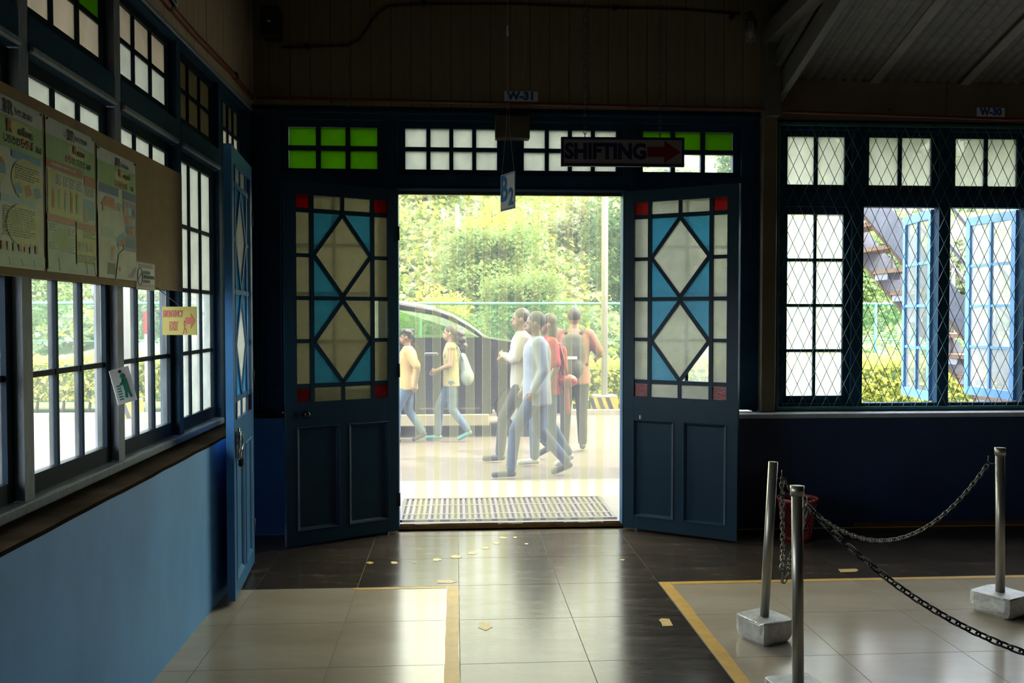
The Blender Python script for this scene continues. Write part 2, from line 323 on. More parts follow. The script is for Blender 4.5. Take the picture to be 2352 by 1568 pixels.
# floor: slab with tiles as parts
floor = struct('floor', MB().box(-1.62, 8.3, -4.2, 6.84, -.2, -.004), 'grout_light', 'polished tile floor, beige fields crossed by a dark walkway', 'floor')
tile_mesh = MB().box(-TS/2 + .0018, TS/2 - .0018, -TS/2 + .0018, TS/2 - .0018, -.012, 0).mesh('tile')
tile_mesh_b = tile_mesh.copy(); tile_mesh.materials.append(MATS['tile_dark']); tile_mesh_b.materials.append(MATS['tile_beige'])
rest_d, rest_b = MB(), MB()
for i in range(-3, 14):
    for j in range(-16, 3):
        x0, x1 = GX + TS*i, GX + TS*(i + 1); y0, y1 = GY + TS*j, GY + TS*(j + 1)
        dark = j >= 0 or i in (0, 1)
        cx0, cx1, cy0, cy1 = max(x0, -1.62), min(x1, 8.3), max(y0, -4.2), min(y1, 6.84)
        if cx1 - cx0 < .03 or cy1 - cy0 < .03: continue
        if i <= 8 and j >= -4 and cx1 - cx0 > .59 and cy1 - cy0 > .59:
            link('tile', tile_mesh if dark else tile_mesh_b, None, floor, ((x0 + x1)/2, (y0 + y1)/2, 0))
        elif i <= 8 and j >= -4:
            MB().box(cx0 + .0018, cx1 - .0018, cy0 + .0018, cy1 - .0018, -.012, 0).build('tile', 'tile_dark' if dark else 'tile_beige', floor)
        else:
            (rest_d if dark else rest_b).box(cx0 + .0018, cx1 - .0018, cy0 + .0018, cy1 - .0018, -.012, 0)
tag(rest_d.build('walkway_tiling', 'tile_dark', floor), kind='stuff'); tag(rest_b.build('field_tiling', 'tile_beige', floor), kind='stuff')
def line(name, x0, x1, y0, y1, label):
    # hand-painted stripe with slightly wavering edges
    n = 24; L = []; Rr = []; horiz = (x1 - x0) > (y1 - y0)
    for k in range(n + 1):
        t = k / n
        if horiz: x = x0 + (x1 - x0)*t; L.append((x, y0 + random.uniform(-.003, .003))); Rr.append((x, y1 + random.uniform(-.003, .003)))
        else: y = y0 + (y1 - y0)*t; L.append((x0 + random.uniform(-.003, .003), y)); Rr.append((x1 + random.uniform(-.004, .004), y))
    vs = [(*p, .0012) for p in L] + [(*p, .0012) for p in Rr]
    fs = [[k, k+1, n+2+k, n+1+k] if horiz else [k+1, k, n+1+k, n+2+k] for k in range(n)]
    tag(MB().add(vs, fs).build(name, 'yellow_paint'), label, 'floor line', kind='structure')
line('floor_line', -.052, .016, 2.2, 5.262, 'yellow line painted along the walkway side of the small beige floor field')
line('floor_line', -.60, -.054, 5.225, 5.262, 'short yellow line painted along the far edge of the small beige floor field')
line('floor_line', 1.224, 1.292, 1.6, 5.262, 'yellow line painted along the walkway side of the roped floor field')
line('floor_line', 1.294, 7.0, 5.215, 5.262, 'long yellow line painted along the far edge of the roped floor field')
line('floor_line', 2.1, 7.0, 6.515, 6.55, 'dim yellow line painted along the foot of the navy wall')

# left wall
wl_ = struct('wall_left', MB().box(-1.62, XL, -4.2, 5.80, -.004, .90), 'plaster_blue', 'light blue plaster wall below the side windows', 'wall')
lm = MB(); NL = 60
for k in range(NL + 1):
    y = -4.2 + 10.0*k/NL; w = random.uniform(-.004, .004)
    lm.v += [(-1.62, y, .90), (XL + .004 + w, y, .90), (XL + .002 + w, y, .914), (-1.62, y, .918)]
for k in range(NL):
    for a in range(4): lm.f.append([4*k + a, 4*k + (a+1) % 4, 4*k+4 + (a+1) % 4, 4*k+4 + a]); lm.sm.append(False)
struct('trim_1', lm, 'ledge_wood', 'dark bare ledge on top of the light blue wall', 'ledge')
def plank_wall(name, label, mat, u0, u1, z0, z1, w, place):
    root = thing(name, label, 'wall', kind='structure'); n = int((u1 - u0) / w); w = (u1 - u0) / n
    me = MB().box(-w/2 + .002, w/2 - .002, -.012, 0, z0, z1, ch=0).mesh('plank'); me.materials.append(MATS[mat])
    for k in range(n):
        loc, rot = place(u0 + w*(k + .5)); loc = Vector(loc)
        o = link('plank', me, None, root, loc, rot)
    return root
pw = plank_wall('wall_left_upper', 'cream plank wall above the side windows', 'plank', -4.2, 6.70, 3.13, 4.06, .132, lambda u: ((XW + random.uniform(-.001, .001), u, 0), (0, 0, PI/2)))
MB().box(-1.62, XW - .006, -4.2, 6.82, 3.13, 4.06).build('backing', 'black', pw)
pb = plank_wall('wall_back_upper', 'shadowed plank wall above the double door', 'plank_shaded', XW + .002, 2.32, 3.15, 4.06, .142, lambda u: ((u, YF - .03 + random.uniform(-.001, .001), 0), (0, 0, 0)))
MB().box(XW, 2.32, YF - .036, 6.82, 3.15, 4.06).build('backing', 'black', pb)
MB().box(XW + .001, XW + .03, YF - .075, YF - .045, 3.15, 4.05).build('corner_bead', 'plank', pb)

# back wall below the windows
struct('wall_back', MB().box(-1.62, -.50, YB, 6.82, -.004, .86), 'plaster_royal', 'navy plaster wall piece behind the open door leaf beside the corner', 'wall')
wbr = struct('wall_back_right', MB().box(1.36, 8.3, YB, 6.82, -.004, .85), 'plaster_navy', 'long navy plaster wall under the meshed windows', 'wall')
struct('trim_2', MB().box(-1.62, -.50, YB - .01, YF + .01, .86, .885), 'ledge_wood', 'dark ledge on the navy wall piece beside the corner', 'ledge')
struct('trim_3', MB().box(1.36, 8.3, YB - .075, YF + .01, .838, .872, ch=.005), 'sill_cement', 'pale cement sill under the meshed windows', 'sill')
# pilaster and upper band on the right
struct('trim_4', MB().box(2.318, 2.432, YF - .075, 6.82, .872, 4.06, ch=.006), 'cream_wall', 'cream pilaster between the door and the meshed windows', 'pilaster')
band = thing('wall_band', 'cream panel band between the meshed windows and the sheet roof', 'wall', kind='structure')
bx = [2.434, onY(2175, 240, YF - .03).x, 6.3, 8.3]
for a, b in zip(bx, bx[1:]): MB().box(a + .002, b - .002, YF - .02, 6.82, 3.10, 3.40).build('panel', 'cream_wall', band)
# ceiling, lean-to roof, far walls
struct('ceiling', MB().box(-1.62, 2.44, -4.2, 6.82, 4.06, 4.2), 'ceiling_dark', 'dark flat ceiling over the door hall', 'ceiling')
def roof_z(y): return 3.40 + .325 * (YF - y)
rf = MB(); nx = 420; RX0, RX1 = 2.47, 8.3
for k in range(nx + 1):
    x = RX0 + (RX1 - RX0)*k/nx; a = .011*math.cos(2*PI*(x - RX0)/.083)
    rf.v += [(x, 7.5, roof_z(7.5) + a), (x, -4.2, roof_z(-4.2) + a), (x, 7.5, roof_z(7.5) + a + .002), (x, -4.2, roof_z(-4.2) + a + .002)]
for k in range(nx):
    b = 4*k; rf.f += [[b, b+1, b+5, b+4], [b+2, b+6, b+7, b+3]]; rf.sm += [True, True]
roof = struct('roof', rf, 'roof_sheet', 'corrugated metal sheet roof sloping over the meshed windows', 'roof')
for px, py in ((2005, 202), (2211, 208)):
    x = onY(px, py, YF).x
    MB().beam((x, 7.4, roof_z(7.4) - .018), (x, -4.1, roof_z(-4.1) - .018), .075, .012).build('lap_strip', 'roof_lap', roof)
x = 3.9 + .9
for k in range(4): MB().beam((x + .75*k, 7.4, roof_z(7.4) - .018), (x + .75*k, -4.1, roof_z(-4.1) - .018), .075, .012).build('lap_strip', 'roof_lap', roof)
struct('beam_rafter', MB().beam((2.455, 6.78, roof_z(6.78) - .10), (2.455, -4.1, roof_z(-4.1) - .10), .05, .16), 'beam_grey', 'pale rafter along the open edge of the sheet roof', 'beam')
struct('beam_rafter', MB().beam((2.40, 6.70, roof_z(6.70) + .06), (2.40, -4.1, roof_z(-4.1) + .06), .045, .10), 'beam_grey', 'second rafter tucked behind the pale rafter', 'beam')
struct('beam', MB().beam((2.36, 6.66, 3.70), (2.30, -4.1, 4.02), .11, .13), 'beam_grey', 'grey timber beam running from the pilaster top along the ceiling edge', 'beam')
struct('pillar', MB().box(2.325, 2.425, YF - .16, YF - .08, 3.1, 4.05), 'beam_grey', 'dark timber stub post on the pilaster head', 'post')
struct('wall_clerestory', MB().prism([(-4.2, 4.07), (4.56, 4.07), (4.56, roof_z(4.56)), (-4.2, roof_z(-4.2))], 2.36, 2.38, 'x'), 'ceiling_dark', 'dark boarding between the flat ceiling and the sheet roof', 'wall')
struct('wall_gable', MB().prism([(4.56, roof_z(4.56)), (6.82, roof_z(6.82)), (6.82, 4.07), (4.56, 4.07)], 2.425, 2.475, 'x'), 'ceiling_dark', 'dark boarding between the sheet roof edge and the flat ceiling', 'wall')
struct('sky_block_eave', MB().prism([(-1.5, 4.21), (-3.3, 3.30), (-3.3, 3.36), (-1.5, 4.27)], -4.3, 7.0, 'y'), 'roof_sheet', 'unseen eave added to cut sky light at the side windows', 'roof')  # out of view; added to shade the side windows from the sky
struct('wall_front', MB().box(-1.62, 8.3, -4.3, -4.2, -.2, 7.2), 'hall_wall', 'dark end wall of the hall behind the viewer', 'wall')
struct('wall_right', MB().box(8.3, 8.4, -4.3, 6.82, -.2, 7.2), 'hall_wall', 'dark end wall at the far side of the roped hall', 'wall')

# ---------------------------------------------------------------- windows
def sash(parent, u0, u1, z0, z1, nc, nr, pane, st=.05, rb=.06, rt=.05, y0=.03, y1=.07, bar=.022, mat='paint_blue', name='sash', skip=()):
    m = MB(); yc = (y0 + y1)/2
    m.box(u0, u0 + st, y0, y1, z0, z1); m.box(u1 - st, u1, y0, y1, z0, z1)
    m.box(u0 + st, u1 - st, y0 + .001, y1 - .001, z0, z0 + rb); m.box(u0 + st, u1 - st, y0 + .001, y1 - .001, z1 - rt, z1)
    s = m.build(name, mat, parent)
    gu0, gu1, gz0, gz1 = u0 + st, u1 - st, z0 + rb, z1 - rt; du = (gu1 - gu0)/nc; dz = (gz1 - gz0)/nr
    for c in range(1, nc): MB().box(gu0 + du*c - bar/2, gu0 + du*c + bar/2, y0 + .006, y1 - .004, gz0, gz1).build('glazing_bar', mat, s)
    for r in range(1, nr): MB().box(gu0, gu1, y0 + .009, y1 - .007, gz0 + dz*r - bar/2, gz0 + dz*r + bar/2).build('glazing_bar', mat, s)
    for c in range(nc):
        for r in range(nr):
            if (c, r) in skip: continue
            pm = pane(c, r) if callable(pane) else pane
            MB().box(gu0 + du*c + .001, gu0 + du*(c+1) - .001, yc - .002, yc + .002, gz0 + dz*r + .001, gz0 + dz*(r+1) - .001).build('pane', pm, s)
    return s
LEFT_ROT = PI/2
posts = [2.36, 3.225, 4.095, 4.975, 5.83]
frame_l = thing('trim_5', 'worn blue timber frame of the side windows', 'window frame', (XW, 0, 0), LEFT_ROT, kind='structure')
for k, y in enumerate(posts):
    MB().box(y - .036, y + .036, -.002, .10, .918, 3.13).build('post', 'paint_blue_worn' if k in (1, 2) else 'paint_blue', frame_l)
MB().box(-4.2, 5.80, -.022, .11, .918, .957, ch=.006).build('sill_rail', 'paint_blue_worn', frame_l)
for a, b in zip(posts, posts[1:]):
    MB().box(a + .036, b - .036, -.004, .10, 2.53, 2.665).build('transom_rail', 'paint_blue', frame_l)
    MB().box(a + .036, b - .036, -.018, .012, 2.532, 2.56, ch=.006).build('drip_moulding', 'paint_blue_worn', frame_l)
MB().box(-4.2, 6.70, -.012, .11, 3.085, 3.13).build('head_rail', 'paint_blue', frame_l)
MB().box(-4.2, 6.66, -.026, -.010, 3.10, 3.125, ch=.005).build('head_moulding', 'paint_blue_worn', frame_l)
MB().box(6.52, 6.80, -.002, .10, 0, 3.085).build('post', 'paint_blue', frame_l)
MB().box(-4.2, 2.324, -.0, .11, .957, 3.085).build('boarding', 'paint_blue', frame_l)  # fill added over the unseen near bays to cut side light
MB().box(5.868, 6.52, -.004, .10, 2.53, 2.63).build('transom_rail', 'paint_blue', frame_l)
wi = 0
for k in range(len(posts) - 1):
    a, b = posts[k], posts[k + 1]; wi += 1
    lab = ['side window at the near end of the notice board', 'side window under the first two posters with a clear view of the hedge', 'side window under the third poster, beside the hanging exit tag', 'side window with tall frosted panes next to the open emergency door'][k]
    w = thing('window_%d' % wi, lab, 'window', (XW, 0, 0), LEFT_ROT, kind='structure')
    k += 3
    lowmat = 'pane_clear'
    def pane(c, r, k=k): return 'pane_frost' if r >= 2 else ('pane_dusty' if k == 6 else 'pane_clear')
    sash(w, a + .038, b - .038, .96, 2.525, 3, 4, pane, rb=.07, mat='paint_sash_shaded')
    def tp(c, r, k=k):
        if k == 6: return 'pane_painted'
        if k == 4 and r == 1 and c > 0: return 'pane_green'
        return 'pane_cream' if k == 4 or r == 1 else 'pane_frost'
    sash(w, a + .038, b - .038, 2.667, 3.083, 3, 2, tp, st=.04, rb=.05, rt=.04, mat='paint_sash_shaded')
wi += 1
w = thing('window_%d' % wi, 'transom window over the emergency doorway, dark above and pink below', 'window', (XW, 0, 0), LEFT_ROT, kind='structure')
sash(w, 5.868, 6.515, 2.632, 3.083, 4, 2, lambda c, r: 'pane_painted' if r else 'pane_cream', st=.035, rb=.05, rt=.05)

# back wall frame round the double door
xs = [onY(p, 350, YF).x for p in (627, 899, 1173, 1447, 1718)]
OL, OR = onY(915, 700, YF).x, onY(1431, 700, YF).x       # door opening
ZT = 2.545                                              # opening head
frame_b = thing('trim_6', 'dark blue timber frame round the double door', 'door frame', (0, YF, 0), kind='structure')
for k, x in enumerate(xs):
    hw = .05
    z0 = .885 if k in (0, 4) else (2.56 if k == 2 else 0.0)
    if k in (1, 3): MB().box(min(x - .03, OL - .10) if k == 1 else OR, OL if k == 1 else max(x + .03, OR + .10), .0, .12, 0, ZT).build('jamb', 'paint_blue', frame_b)
    MB().box(x - hw, x + hw, -.004, .12, max(z0, ZT + .001) if k in (1, 2, 3) else z0, 3.10).build('post', 'paint_blue', frame_b)
MB().box(xs[0] - .05, xs[4] + .05, -.002, .12, ZT, ZT + .115).build('transom_rail', 'paint_blue', frame_b)
MB().box(OL - .02, OR + .02, -.014, .0, ZT + .004, ZT + .022, ch=.004).build('drip_moulding', 'paint_blue', frame_b)
MB().box(XW, 2.318, -.006, .12, 3.06, 3.148).build('head_rail', 'paint_blue', frame_b)
MB().box(XW, 2.318, -.028, -.004, 3.10, 3.128, ch=.006).build('head_moulding', 'paint_blue', frame_b)
MB().box(XW, xs[0] - .05, .0, .12, .885, 3.06).build('side_board', 'paint_blue', frame_b)
MB().box(xs[4] + .05, 2.318, .0, .12, .872, 3.06).build('side_board', 'paint_blue', frame_b)
for a in (XW + .03, xs[0] - .10, xs[4] + .085): MB().box(a, a + .022, -.02, .0, .885, 3.06, ch=.004).build('moulding', 'paint_blue', frame_b)
tlab = ['transom window with six green panes beside the corner', 'transom window of eight white panes over the curtain, partly behind the beige box', 'transom window of eight white panes behind the hanging arrow sign', 'transom window of green panes over white ones beside the pilaster']
for k in range(4):
    wi += 1
    w = thing('window_%d' % wi, tlab[k], 'window', (0, YF, 0), kind='structure')
    nc = 3 if k in (0, 3) else 4
    pm = {0: lambda c, r: 'pane_green', 1: 'pane_frost', 2: 'pane_frost', 3: lambda c, r: 'pane_green' if r else 'pane_clear'}[k]
    sash(w, xs[k] + .051, xs[k+1] - .051, ZT + .116, 3.058, nc, 2, pm, st=.055 if nc == 3 else .05, rb=.04, rt=.05, y0=.03, y1=.08, bar=.034 if nc == 3 else .03)
for a, b, lab, pm in ((xs[0] + .051, OL - .101, 'frosted side light hidden behind the open door leaf near the corner', 'pane_rain'), (OR + .101, xs[4] - .051, 'clear side light hidden behind the open door leaf near the pilaster', 'pane_dusty')):
    wi += 1; w = thing('window_%d' % wi, lab, 'window', (0, YF, 0), kind='structure')
    sash(w, a, b, .886, ZT - .001, 2, 4, pm, y0=.03, y1=.08, rb=.17)
struct('trim_7', MB().box(OL, OR, YF - .06, YF + .12, 0, .014, ch=.003), 'threshold', 'near-black threshold strip under the strip curtain', 'threshold')  # near-black strip across the foot of the doorway

# meshed windows on the right
wx = [onY(p, 600, YF).x for p in (1782, 1970, 2169)]; st_ = wx[2] - wx[1]; wx += [wx[2] + st_*k for k in (1, 2, 3)]
frame_r = thing('trim_8', 'dark blue timber frame of the meshed windows', 'window frame', (0, YF, 0), kind='structure')
ZB, ZM0, ZM1, ZH = .90, 2.445, 2.565, 3.05
for k, x in enumerate(wx):
    hw = .045
    MB().box(x - hw, x + hw, .0, .075, .872, 3.10).build('post', 'paint_blue', frame_r)
MB().box(2.434, wx[-1], -.004, .075, .872, ZB + .03).build('sill_rail', 'paint_blue', frame_r)
MB().box(2.434, wx[-1], -.003, .075, ZM0, ZM1).build('transom_rail', 'paint_blue', frame_r)
MB().box(2.434, wx[-1], -.006, .075, 3.03, 3.10).build('head_rail', 'paint_blue', frame_r)
MB().box(wx[-1], 8.3, -.0, .075, .872, 3.10).build('boarding', 'paint_blue', frame_r)
rlab = ['meshed window with a closed casement of eight clear panes', 'meshed window standing open onto the outside stair', 'meshed window standing open with a bright blue casement', 'meshed window past the bright blue casement', 'meshed window farthest along the navy wall']
for k in range(5):
    wi += 1; a, b = wx[k] + .046, wx[k+1] - .046
    w = thing('window_%d' % wi, rlab[k], 'window', (0, YF, 0), kind='structure')
    sash(w, a, b, ZM1 + .001, ZH - .021, 2, 1, 'pane_fan', st=.05, rb=.05, rt=.045, y0=.03, y1=.068, name='fanlight', bar=.03)
    if k == 0: sash(w, a, b, ZB + .031, ZM0 - .001, 2, 4, 'pane_hazy', st=.055, rb=.055, rt=.055, y0=.03, y1=.068, name='casement')
    else:
        # casement hinged on the far side, swung outwards
        L = b - a; sw = sash(w, 0, L, ZB + .035, ZM0 - .004, 2, 4, 'pane_sky_sheen', st=.05, rb=.07, rt=.07, y0=-.02, y1=.02, mat='paint_shutter', name='casement')
        sw.location = (b, .085, 0); sw.rotation_euler = (0, 0, math.radians({1: 82, 2: 95, 3: 95, 4: 95}[k]))
# diamond mesh over the meshed windows
MX0, MX1, MZ0, MZ1 = 2.448, wx[-1], .885, 3.075; DW, DH = .092, .196
grille = thing('window_grille', 'green diamond wire mesh stretched in front of the open windows', 'window mesh', (0, YF - .035, 0))
fr = MB(); 
fr.box(MX0, MX1, -.012, .012, MZ0, MZ0 + .022); fr.box(MX0, MX1, -.012, .012, MZ1 - .022, MZ1); fr.box(MX0, MX0 + .02, -.011, .011, MZ0, MZ1); fr.box(MX1 - .02, MX1, -.011, .011, MZ0, MZ1)
pbr('mesh_green', (.03, .12, .11), .5, .2, 20); fr.build('mesh_frame', 'mesh_green', grille)
def clip(p, q):
    (x0, z0), (x1, z1) = p, q
    t0, t1 = 0.0, 1.0
    for d, lo, hi, s0 in ((x1 - x0, MX0, MX1, x0), (z1 - z0, MZ0, MZ1, z0)):
        if abs(d) < 1e-9: continue
        a, b = (lo - s0)/d, (hi - s0)/d
        if a > b: a, b = b, a
        t0, t1 = max(t0, a), min(t1, b)
    return None if t1 - t0 < .01 else ((x0 + (x1 - x0)*t0, z0 + (z1 - z0)*t0), (x0 + (x1 - x0)*t1, z0 + (z1 - z0)*t1))
span = (MZ1 - MZ0)/DH*DW
for sgn in (1, -1):
    k = 0; x = MX0 - span - DW
    while x < MX1 + span + DW:
        c = clip((x, MZ0), (x + sgn*span, MZ1)); x += DW
        if c: MB().beam((c[0][0], sgn*.0015, c[0][1]), (c[1][0], sgn*.0015, c[1][1]), .0034, .0034, up=(0, 1, 0)).build('wire', 'mesh_green', grille)
hk = MB().tube([(0, -.012, .0), (0, -.03, .008), (0, -.03, .025), (0, -.012, .03)], .003, 5).mesh('clip'); hk.materials.append(MATS['black'])
for k in range(14): link('clip', hk, None, grille, (MX0 + .08 + .19*k, 0, MZ1 - .02))

# ---------------------------------------------------------------- door leaves
def leaf(name, label, loc, rz, W, H, mats, mat, knob=True, skip=(), knob_side=-1):
    d = thing(name, label, 'door', loc, rz, kind='structure'); T = .021
    stl = .095*W; bo = .12*W; ba = .033*W; mid = W - 2*(stl + bo + ba)
    us = [stl, stl + bo, stl + bo + ba, W/2, W - stl - bo - ba, W - stl - bo, W - stl]
    k = H/2.52
    zz = dict(b=.02, p0=.115*k, p1=.83*k, g0=1.005*k, g1=1.10*k, l0=1.13*k, lm=1.722*k, l1=2.31*k, t0=2.34*k, t1=2.432*k, top=H)
    f = MB(); f.box(0, stl, -T, T, zz['b'], zz['top']); f.box(W - stl, W, -T, T, zz['b'], zz['top'])
    t = T - .001
    for a, b in ((zz['b'], zz['p0']), (zz['p1'], zz['g0']), (zz['t1'], zz['top'])): f.box(stl, W - stl, -t, t, a, b)
    f.box(W/2 - .045*W, W/2 + .045*W, -t, t, zz['p0'], zz['p1'])
    f.build('leaf_frame', mat, d)
    for a, b in ((stl, W/2 - .045*W), (W/2 + .045*W, W - stl)):
        pn = MB(); pn.box(a, b, -.007, .007, zz['p0'], zz['p1']); pa = pn.build('door_panel', mat, d)
        for sg in (-1, 1):
            mo = MB(); w_ = .022; yo, yi = sg*(T + .004), sg*.006
            A = [(a, zz['p0']), (b, zz['p0']), (b, zz['p1']), (a, zz['p1'])]; B = [(a + w_, zz['p0'] + w_), (b - w_, zz['p0'] + w_), (b - w_, zz['p1'] - w_), (a + w_, zz['p1'] - w_)]
            C_ = [(a - .006, zz['p0'] - .006), (b + .006, zz['p0'] - .006), (b + .006, zz['p1'] + .006), (a - .006, zz['p1'] + .006)]
            D_ = [(a + w_*.55, zz['p0'] + w_*.55), (b - w_*.55, zz['p0'] + w_*.55), (b - w_*.55, zz['p1'] - w_*.55), (a + w_*.55, zz['p1'] - w_*.55)]
            vs = [(u, sg*(T - .003), z) for u, z in C_] + [(u, yo, z) for u, z in A] + [(u, sg*(T - .004), z) for u, z in D_] + [(u, yi, z) for u, z in B]
            mo.add(vs, [[r*4 + q, r*4 + (q+1) % 4, r*4 + 4 + (q+1) % 4, r*4 + 4 + q] for r in range(3) for q in range(4)]); mo.build('moulding', mat, pa)
    # glazing bars
    y = .013
    def bar(u0, u1, z0, z1, yy=y): MB().box(u0, u1, -yy, yy, z0, z1).build('glazing_bar', mat, d)
    bar(us[1], us[2], zz['g0'], zz['t1']); bar(us[4], us[5], zz['g0'], zz['t1'])
    for a, b in ((zz['g1'], zz['l0']), (zz['l1'], zz['t0'])): bar(stl, W - stl, a, b, y - .002)
    bar(stl, W - stl, zz['lm'] - .014, zz['lm'] + .014, y - .002)
    zq = [(zz['l0'] + zz['lm'])/2, (zz['lm'] + zz['l1'])/2]
    for z in zq: bar(stl, us[1], z - .013, z + .013, y - .003); bar(us[5], W - stl, z - .013, z + .013, y - .003)
    for a, b in ((zz['g0'], zz['g1']), (zz['t0'], zz['t1'])): bar(W/2 - .013, W/2 + .013, a, b, y - .003)
    blocks = [(zz['l0'], zz['lm'] - .014), (zz['lm'] + .014, zz['l1'])]
    ul, ur = us[2], us[4]
    for z0, z1 in blocks:
        zc = (z0 + z1)/2
        for (p, q) in (((ul, zc), (W/2, z1)), ((W/2, z1), (ur, zc)), ((ur, zc), (W/2, z0)), ((W/2, z0), (ul, zc))):
            MB().beam((p[0], 0, p[1]), (q[0], 0, q[1]), .026, .024, up=(0, 1, 0)).build('glazing_bar', mat, d)
    def poly(pts, key):
        if key in skip: return
        MB().prism(pts, -.002, .002, 'y').build('pane', mats(key), d)
    def rect(u0, u1, z0, z1, key): poly([(u0, z0), (u1, z0), (u1, z1), (u0, z1)], key)
    for nm, z0, z1 in (('b', zz['g0'], zz['g1']), ('t', zz['t0'], zz['t1'])):
        rect(stl, us[1], z0, z1, nm + '0'); rect(us[2], W/2 - .013, z0, z1, nm + '1'); rect(W/2 + .013, us[4], z0, z1, nm + '2'); rect(us[5], W - stl, z0, z1, nm + '3')
    zr = [zz['l0'], zq[0] - .013, zq[0] + .013, zz['lm'] - .014, zz['lm'] + .014, zq[1] - .013, zq[1] + .013, zz['l1']]
    for r in range(4): rect(stl, us[1], zr[2*r], zr[2*r+1], 'L%d' % r); rect(us[5], W - stl, zr[2*r], zr[2*r+1], 'R%d' % r)
    for bi, (z0, z1) in enumerate(blocks):
        zc = (z0 + z1)/2; e = .012
        poly([(ul + e, zc), (W/2, z0 + e), (ur - e, zc), (W/2, z1 - e)], 'D%d' % bi)
        poly([(ul, zc + e), (W/2 - e, z1), (ul, z1)], 'T%d0' % bi); poly([(W/2 + e, z1), (ur, zc + e), (ur, z1)], 'T%d1' % bi)
        poly([(ul, zc - e), (ul, z0), (W/2 - e, z0)], 'T%d2' % bi); poly([(ur, zc - e), (W/2 + e, z0), (ur, z0)], 'T%d3' % bi)
    if knob:
        for sg in (-1, 1):
            kn = MB(); u = W - .135; 
            kn.tube([(u, sg*T, .925), (u, sg*(T + .006), .925)], .026, 14); kn.tube([(u, sg*(T + .004), .925), (u, sg*(T + .035), .925)], .01, 8); kn.ell((u, sg*(T + .045), .925), (.024, .018, .024)); kn.build('knob', 'black_gloss', d)
            MB().box(W - .075, W - .06, min(sg*T, sg*(T+.004)), max(sg*T, sg*(T+.004)), .905, .945).build('keyhole_plate', 'black_gloss', d)
        MB().box(W - .0, W + .004, -.014, .014, .84, 1.0).build('lock_plate', 'steel', d)
    for z in (.25*k, 1.2*k, 2.2*k): MB().tube([(-.006, -T*knob_side, z - .05), (-.006, -T*knob_side, z + .05)], .008, 8).build('hinge', 'black', d)
    return d
def m_left(key):
    if key in ('t0', 't3', 'b0', 'b3'): return 'pane_red'
    if key[0] == 'T': return 'pane_rain' if key in ('T13', 'T01', 'T12') and False else ('pane_rain' if key in ('T02x',) else 'pane_blue')
    return 'pane_rain'
hl = Vector((OL - .005, YF - .10)); fl = Vector((-1.168, 6.175)); dl = fl - hl
def m_l(key):
    # u runs from hinge (curtain side) to the free edge, so '0' keys lie on the curtain side
    if key in ('t0', 't3', 'b0', 'b3'): return 'pane_red'
    if key in ('T12', 'T00'): return 'pane_rain'
    if key == 'L1': return 'pane_dusty'
    if key[0] == 'T': return 'pane_blue'
    return 'pane_rain'
leaf('door_1', 'dark blue door leaf with stained glass and a round knob, next to the corner', (hl.x, hl.y, 0), math.atan2(dl.y, dl.x), dl.length, 2.53, m_l, 'paint_door_shaded')
hr = Vector((OR - .005, YF - .10)); fr_ = Vector((1.985, 6.13)); dr = fr_ - hr
def m_r(key):
    if key in ('t0', 't3', 'b0', 'b3'): return 'pane_red'
    if key[0] == 'T': return 'pane_blue'
    return 'pane_rain_white'
leaf('door_2', 'dark blue door leaf with stained glass and one missing pane, next to the pilaster', (hr.x, hr.y, 0), math.atan2(dr.y, dr.x), dr.length, 2.53, m_r, 'paint_door_shaded', knob=False, skip=('T03',))
he = Vector((-1.315, 5.79)); fe = Vector((-1.245, 4.995)); de = fe - he
ed = leaf('door_3', 'narrow blue emergency door leaf swung open along the side wall, with a padlock', (he.x, he.y, 0), math.atan2(de.y, de.x), de.length, 2.55, lambda k_: 'pane_blue' if k_[0] == 'T' else ('pane_red' if k_ in ('t0', 't3', 'b0', 'b3') else 'pane_rain_white'), 'paint_door_lit', knob=False)
We = de.length
# hasp, ring and padlock on the room face (local +y faces the room)
rm = MB(); rc = Vector((We - .10, .045, .90))
rm.tube([rc + Vector((.055*math.cos(2*PI*k/24), .0, .055*math.sin(2*PI*k/24))) for k in range(25)], .005, 6); rm.build('ring_handle', 'steel', ed)
MB().box(We - .07, We - .045, .021, .03, .83, .96).build('bolt_plate', 'steel', ed)
MB().tube([(We - .058, .038, .80), (We - .058, .038, .98)], .007, 8).build('bolt', 'steel', ed)
for z in (.82, .90, .95): MB().box(We - .075, We - .04, .021, .048, z - .008, z + .008).build('bolt_bracket', 'steel', ed)
pl = MB().box(We - .125, We - .085, .03, .055, .755, .80, ch=.006).build('padlock', 'black_gloss', ed)
MB().tube([(We - .117, .042, .795), (We - .117, .042, .83), (We - .105, .042, .845), (We - .093, .042, .83), (We - .093, .042, .795)], .004, 6).build('shackle', 'steel', pl)
MB().box(5.80 - 5.80, .08, 0, .1, 0, .9).build('jamb_block', 'paint_blue', thing('trim_9', 'blue jamb at the emergency doorway end of the side wall', 'door frame', (-1.5, 5.80, 0), 0, kind='structure'))

bd = thing('light_block_door', 'added boarding that blocks light in the emergency doorway', 'door', (-1.585, 5.868, 0), PI/2, kind='structure')  # panel added to keep daylight from leaking through the doorway
for k in range(5): MB().box(.13*k + .002, .13*k + .128, -.012, .012, .01, 2.53).build('board', 'paint_blue', bd)
for z in (.4, 2.1): MB().box(.0, .65, -.03, -.0125, z - .05, z + .05).build('ledger', 'paint_blue', bd)

